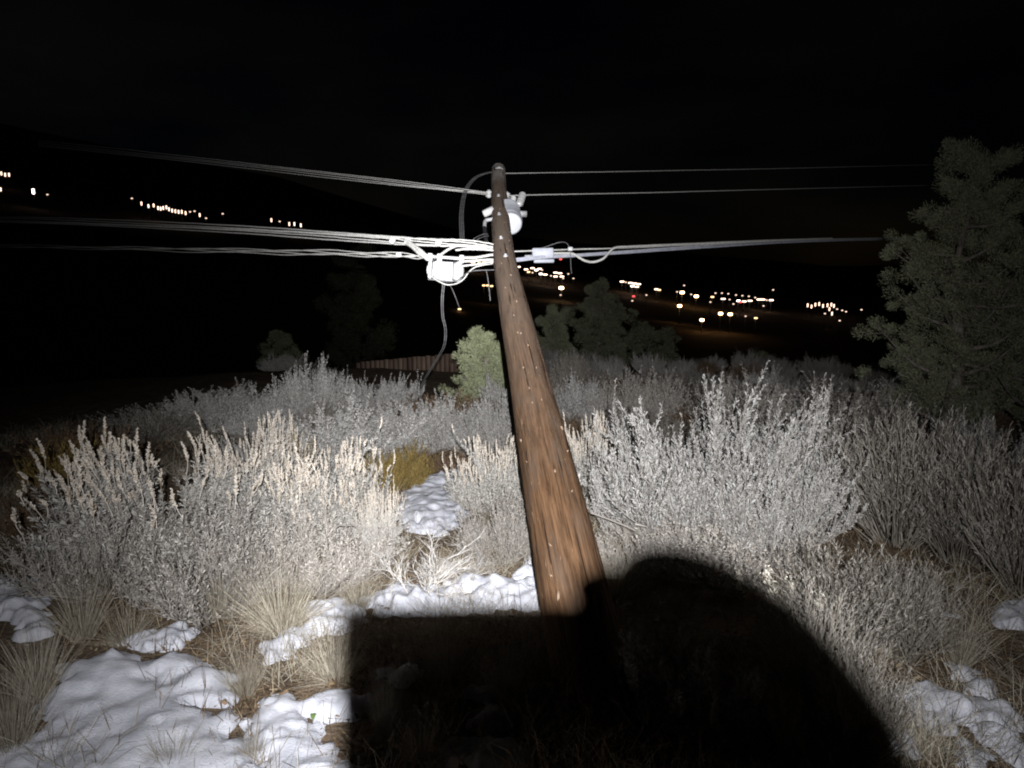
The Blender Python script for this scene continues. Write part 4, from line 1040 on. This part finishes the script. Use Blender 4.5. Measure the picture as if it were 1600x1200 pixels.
def far_tree(px, ty, hw_, dd, seed, label, q=180, n=170, shape=0.0, leaf=0.075):
    x = (px - 800) / FPX * dd; pp = at(px, 600, dd); z0 = float(gz(pp[0], pp[1])); top = at(px, ty, dd)
    H = top[2] - z0
    tree('juniper_tree', juniper(seed, H, hw_ / FPX * dd, n, q, 'juniper', 22, leaf, shape=shape), 'juniper', (pp[0], pp[1], z0), seed * 1.3, label, GT)
far_tree(932, 428, 50, 24.0, 310, 'bushy dim cedar right of the pole below the town lights', 230, 380, leaf=.06)
far_tree(868, 474, 34, 22.0, 311, 'narrow dim cedar half behind the right edge of the pole', 190, 200, leaf=.055)
far_tree(1015, 508, 55, 25.0, 312, 'low dark cedar right of the bushy dim one', 130, 150)
far_tree(440, 512, 36, 33.0, 313, 'small round dark cedar on the left beyond the brush', 170, 150)
far_tree(560, 372, 50, 85.0, 314, 'tall nearly invisible dark cedar behind the white closure', 150, 420, leaf=0.30)
far_tree(1185, 548, 24, 24.0, 315, 'tiny faint cedar below the right town lights', 90, 90)

# ------------------------------------------------------------------ plank fence beyond the brush
fa = at(556, 600, 17.6); fb = at(752, 600, 16.0)
fn = empty('plank_fence', (0, 0, 0)); tag(fn, 'low brown plank fence beyond the brush left of the young cedar', 'fence')
nP = 27; rf = np.random.default_rng(3)
for k in range(nP):
    t = (k + .5) / nP; px = 556 + (752 - 556) * t; dd = 17.6 + (16.0 - 17.6) * t
    top = at(px, 566 - 17 * t + rf.normal(0, .5), dd); bx_, by_ = top[0], top[1]; z0 = float(gz(bx_, by_)) - 0.25
    hgt = top[2] - z0
    yaw = math.atan2(fb[1] - fa[1], fb[0] - fa[0])
    m_ = Matrix.Translation((bx_, by_ + rf.normal(0, .008), z0 + hgt / 2)) @ Matrix.Rotation(yaw + rf.normal(0, .03), 4, 'Z') @ Matrix.Rotation(rf.normal(0, .012), 4, 'Y')
    wpl = float(np.hypot(fb[0] - fa[0], fb[1] - fa[1])) / nP * rf.uniform(.86, .97)
    MB().add(*box((0, 0, 0), (wpl, 0.022, hgt), m_)).build('plank', M['plank'], fn)

# ------------------------------------------------------------------ town lights across the valley
def bulb(name, w_, h_, e, c, s):
    """lamp on a post: glowing head with a cap, at z=5"""
    me = bpy.data.meshes.new(name)
    V1, Q1 = bevel_box((0, 0, 5.0), (w_, w_ * .6, h_), min(w_ * .6, h_) * .35)
    V2, Q2 = box((0, 0.1, 5.0 + h_ / 2 + .08), (w_ * .8, w_ * .5, .12)); V3, Q3 = tubes(np.array([[(0, .2, -1), (0, .2, 4.6)]]), np.full((1, 2), .07), 4)
    V = np.concatenate([V1, V2, V3]); Q = np.concatenate([Q1, Q2 + len(V1), Q3 + len(V1) + len(V2)])
    me = mesh_quads(name, V, Q); me.materials.append(emit(name + '_glow', c, s)); me.materials.append(M['post'])
    me.polygons.foreach_set('material_index', np.array([0] * len(Q1) + [1] * (len(Q2) + len(Q3)), dtype=np.int32)); return me
WARM = (1.0, 0.62, 0.30); PEACH = (1.0, 0.72, 0.55); WHITE = (1.0, 0.88, 0.78); RED = (1.0, 0.10, 0.10)
BUL = {'w': bulb('wide_lamp', 1.3, .42, 0, PEACH, 4.0), 'W': bulb('bright_lamp', 1.5, .9, 0, (1.0, .74, .45), 14.0), 'h': bulb('tall_lamp', .42, 1.1, 0, PEACH, 2.6), 'H': bulb('tall_bright_lamp', .7, 1.6, 0, WHITE, 6.0), 'a': bulb('amber_lamp', 1.0, .45, 0, WARM, 3.0), 'A': bulb('amber_bright_lamp', 1.3, .8, 0, (1.0, .60, .26), 12.0), 's': bulb('small_lamp', .55, .35, 0, PEACH, 1.6), 'r': bulb('red_lamp', .9, .5, 0, RED, 2.0), 'x': bulb('white_lamp', 1.1, .5, 0, WHITE, 6.0)}
LITS = {
 'town lamp in the cluster glowing just right of the pole': [(810, 417, 'w'), (822, 421, 'w'), (832, 419, 'w'), (838, 422, 'x'), (843, 420, 'w'), (847, 422, 's'), (826, 425, 'a'), (832, 426, 's'), (845, 428, 'x'), (852, 429, 'w'), (868, 426, 'w'), (875, 427, 'w'), (861, 431, 's'), (868, 432, 'w'), (878, 432, 'w'), (888, 428, 's'), (880, 435, 's'), (896, 435, 's')],
 'town lamp in the streak right of the bushy cedar': [(972, 440, 'w'), (978, 441, 's'), (985, 442, 'w'), (992, 443, 'w'), (998, 444, 'w'), (988, 447, 'x'), (995, 448, 'w'), (1026, 452, 'w'), (1030, 453, 'a'), (1010, 461, 's'), (988, 470, 's'), (990, 463, 'r')],
 'warm lamp along the lit road on the right slope': [(1062, 478, 'A'), (1097, 500, 'A'), (1126, 490, 'A'), (1141, 491, 'A'), (1181, 497, 'a'), (1165, 494, 's')],
 'town lamp in the wide cluster on the right': [(1069, 446, 's'), (1066, 457, 'A'), (1058, 456, 's'), (1088, 463, 'A'), (1080, 460, 's'), (1113, 464, 'a'), (1130, 467, 'w'), (1128, 458, 's'), (1138, 459, 's'), (1150, 461, 's'), (1160, 462, 's'), (1170, 463, 's'), (1180, 465, 's'), (1190, 467, 's'), (1157, 472, 'r'), (1154, 470, 'x'), (1163, 471, 'w'), (1172, 470, 'w'), (1186, 468, 'w'), (1192, 468, 'w'), (1205, 469, 'w'), (1198, 469, 's'), (1140, 468, 's'), (1146, 475, 's'), (1110, 472, 's'), (1118, 458, 's'), (1193, 478, 's'), (1208, 453, 's')],
 'town lamp in the far cluster left of the big cedar': [(1262, 477, 'h'), (1268, 479, 'h'), (1274, 476, 'h'), (1280, 475, 'h'), (1286, 478, 'h'), (1293, 477, 'h'), (1299, 476, 'h'), (1296, 483, 'h'), (1303, 478, 'h'), (1289, 490, 's'), (1300, 490, 'h'), (1308, 483, 's'), (1316, 485, 's'), (1312, 501, 's'), (1346, 484, 's'), (1322, 487, 's')],
 'hillside lamp in the dense row on the left': [(221, 318, 'h'), (232, 322, 'h'), (240, 321, 'h'), (247, 325, 'h'), (251, 326, 'h'), (255, 325, 'h'), (260, 324, 'h'), (264, 327, 'h'), (269, 329, 'h'), (274, 330, 'h'), (279, 331, 'h'), (284, 331, 'h'), (290, 333, 'h'), (297, 331, 's'), (304, 330, 's'), (312, 336, 'h'), (322, 341, 's'), (206, 310, 's'), (348, 334, 's')],
 'hillside lamp at the left border of the night': [(2, 271, 'h'), (8, 273, 'h'), (14, 273, 'h'), (52, 299, 'H'), (1, 296, 'h'), (74, 304, 's')],
 'hillside lamp in the short row above the upper cable': [(424, 344, 'h'), (437, 346, 's'), (452, 350, 'h'), (460, 350, 'h'), (470, 352, 'h')],
 'amber lamp glimpsed just left of the pole': [(756, 446, 'a'), (762, 446, 'a'), (768, 447, 'a')],
 'town lamp glimpsed between the closure cables and the pole': [(739, 410, 'w'), (749, 411, 'a'), (757, 409, 'a')],
}
SOLO = [(877, 450, 'W', 'brightest white-gold lamp right of the pole above the cedar'), (718, 483, 'a', 'lone amber lamp below the white closure'), (876, 405, 'r', 'lone red lamp under the strand right of the grey box'), (876, 461, 's', 'faint glow standing in for the lit house under the brightest lamp')]  # last entry: added glow in place of a lit house, not a lamp
def far_lamp(px, py, key, label, group):
    d = F_ + R_ * ((px - 800) / FPX) + U_ * ((600 - py) / FPX); t = 175.0
    while t < 700:
        p = CAM + d * t
        if p[2] - 5.0 <= float(gz(p[0], p[1])): break
        t += 2.0
    o = link('town_lamp', BUL[key]); sc_ = t / 225.0
    o.location = (p[0], p[1], p[2] - 5.0 * sc_); o.scale = (sc_, sc_, sc_)
    return tag(o, label, 'lamp', group)
for lb, lst in LITS.items():
    for (px, py, k) in lst:
        ad = {'w': 'broad peach', 'W': 'glaring gold', 'h': 'upright peach', 'H': 'large white', 'a': 'small amber', 'A': 'bright amber', 's': 'faint', 'r': 'red', 'x': 'bright white'}[k]
        l2 = ad + ' ' + lb.replace('warm ', '').replace('amber ', '')
        far_lamp(px, py, k, l2, 'background ' + l2)
for px, py, k, lb in SOLO: far_lamp(px, py, k, lb, None)

# ------------------------------------------------------------------ the photographer (stands behind the lens; phone, hand and arm shade the foreground)
def cs(r, u, f): return camspace(r, u, f)
ph = empty('smartphone'); m3 = Matrix((R_, U_, -F_)).transposed().to_4x4()
ph.matrix_world = Matrix.Translation(Vector(cs(0.061, -0.0225, -0.0095))) @ m3
tag(ph, 'dark smartphone held sideways, out of the picture, casting the square shadow', 'smartphone')
MB().add(*bevel_box((0, 0, 0), (0.162, 0.081, 0.010), 0.004)).build('body', M['phone'], ph, True)
MB().add(*box((0, 0, 0.0062), (0.150, 0.070, 0.001))).build('screen', M['rubber'], ph)
for x_ in (-0.03, 0.0):
    MB().add(*lathe([(0.001, 0.0), (0.006, 0.0), (0.006, 0.0015), (0.001, 0.0016)], 14, Matrix.Translation((x_, -0.02, -0.0072)))).build('lens_ring', M['galv'], ph)

def skin_mesh(name, pts, edges, mats, root=0, sub=2):
    me = bpy.data.meshes.new(name); me.from_pydata([tuple(p[:3]) for p in pts], edges, [])
    o = link(name, me); md = o.modifiers.new('Skin', 'SKIN'); md.use_smooth_shade = True
    for q, p in enumerate(pts):
        me.skin_vertices[0].data[q].radius = (p[3], p[4] if len(p) > 4 else p[3])
    me.skin_vertices[0].data[root].use_root = True
    s_ = o.modifiers.new('Subsurf', 'SUBSURF'); s_.levels = sub; s_.render_levels = sub
    for m_ in mats: me.materials.append(m_)
    return o
gx, gy = 0.10, -0.52
g0 = float(gz(gx, gy))
bp_ = [(gx, gy, 1.0, .15, .11), (gx, gy, 1.18, .15, .10), (gx, gy, 1.36, .17, .11), (gx, gy, 1.50, .12, .09), (gx, gy + .01, 1.58, .06), (gx - .02, gy + .05, 1.66, .075, .085), (gx - .03, gy + .05, 1.77, .08, .095), (gx - .03, gy + .04, 1.86, .055, .065)]
E = [(q, q + 1) for q in range(7)]
sh_ = len(bp_)
el = cs(0.285, -0.33, -0.22); wr = cs(0.188, -0.066, -0.055); hd_ = cs(0.160, -0.026, -0.045)
mid_ = el * 0.5 + wr * 0.5
bp_ += [(gx + .20, gy, 1.46, .065), (*el, .05), (*mid_, .046), (*wr, .036), (*hd_, .036, .024)]
E += [(3, sh_), (sh_, sh_ + 1), (sh_ + 1, sh_ + 2), (sh_ + 2, sh_ + 3), (sh_ + 3, sh_ + 4)]
k0 = len(bp_)
bp_ += [(gx - .20, gy, 1.46, .065), (gx - .26, gy, 1.18, .048), (gx - .27, gy + .08, .93, .03), (gx - .27, gy + .12, .85, .028)]
E += [(3, k0), (k0, k0 + 1), (k0 + 1, k0 + 2), (k0 + 2, k0 + 3)]
for s_ in (-1, 1):
    k0 = len(bp_); bp_ += [(gx + s_ * .10, gy, .92, .10), (gx + s_ * .11, gy + .03, .50, .065), (gx + s_ * .12, gy - .02, g0 + .10, .045), (gx + s_ * .13, gy + .13, g0 + .035, .04, .03)]
    E += [(0, k0), (k0, k0 + 1), (k0 + 1, k0 + 2), (k0 + 2, k0 + 3)]
person = skin_mesh('person', bp_, E, [M['jacket']])
tag(person, 'person in dark clothes behind the camera holding a phone, only the shadow shows', 'person')
# fingers of the holding hand, closed round the end of the phone
for q, ch in enumerate([
    [(0.128, 0.012, -0.038, .016), (0.112, 0.031, -0.030, .014), (0.092, 0.028, -0.018, .012), (0.080, 0.020, -0.016, .010)],      # index over the top edge
    [(0.145, 0.008, -0.035, .014), (0.150, 0.014, -0.006, .011), (0.138, 0.010, 0.006, .0095), (0.124, 0.004, 0.007, .008)],
    [(0.160, -0.010, -0.035, .013), (0.162, -0.008, -0.006, .010), (0.150, -0.012, 0.005, .0092), (0.138, -0.016, 0.006, .008)],
    [(0.168, -0.030, -0.035, .012), (0.166, -0.034, -0.008, .009), (0.156, -0.038, 0.004, .0085), (0.146, -0.040, 0.005, .007)],
    [(0.140, -0.030, -0.048, .016), (0.122, -0.020, -0.040, .013), (0.106, -0.006, -0.030, .0115), (0.094, 0.004, -0.024, .0095)]]):       # thumb on the screen
    f = skin_mesh('thumb' if q == 4 else 'finger', [(*cs(a, b, c), r_) for a, b, c, r_ in ch], [(0, 1), (1, 2), (2, 3)], [M['skin']], 0, 1); f.parent = person
pm = [(0.188, -0.066, -0.055, .037), (0.160, -0.024, -0.045, .039), (0.132, 0.011, -0.038, .044), (0.112, 0.020, -0.034, .037), (0.096, 0.017, -0.032, .028)]
f = skin_mesh('palm', [(*cs(a, b, c), r_) for a, b, c, r_ in pm], [(0, 1), (1, 2), (2, 3), (3, 4)], [M['skin']], 0, 2); f.parent = person
# the head torch itself, on the forehead
ht = empty('head_torch', LAMP - F_ * 0.012); tag(ht, 'head torch strapped to the forehead behind the camera, lighting the scene', 'head torch')
mh = axis_mat((0, 0, 0), F_)
MB().add(*lathe([(0.001, -0.03), (0.022, -0.03), (0.024, -0.005), (0.024, 0.0), (0.016, -0.001), (0.001, -0.006)], 20, mh)).build('housing', M['phone'], ht, True)

# look-alike background shrubs are told apart by their order from left to right
ORD = ['leftmost'] + [w_ + ' from left' for w_ in 'second third fourth fifth sixth seventh eighth ninth tenth eleventh twelfth thirteenth'.split()]
byl = {}
for o in col.objects:
    if o.parent is None and o.get('group', '').startswith('background '): byl.setdefault(o['label'], []).append(o)
for lb, os_ in byl.items():
    if len(os_) > 1 and len(os_) <= 13:
        os_.sort(key=lambda o: o.location.x / max(o.location.y, .1))
        for q, o in enumerate(os_): o['label'] = lb.replace('dim ', '', 1) + ', ' + (ORD[q] if q < len(os_) - 1 else 'rightmost')
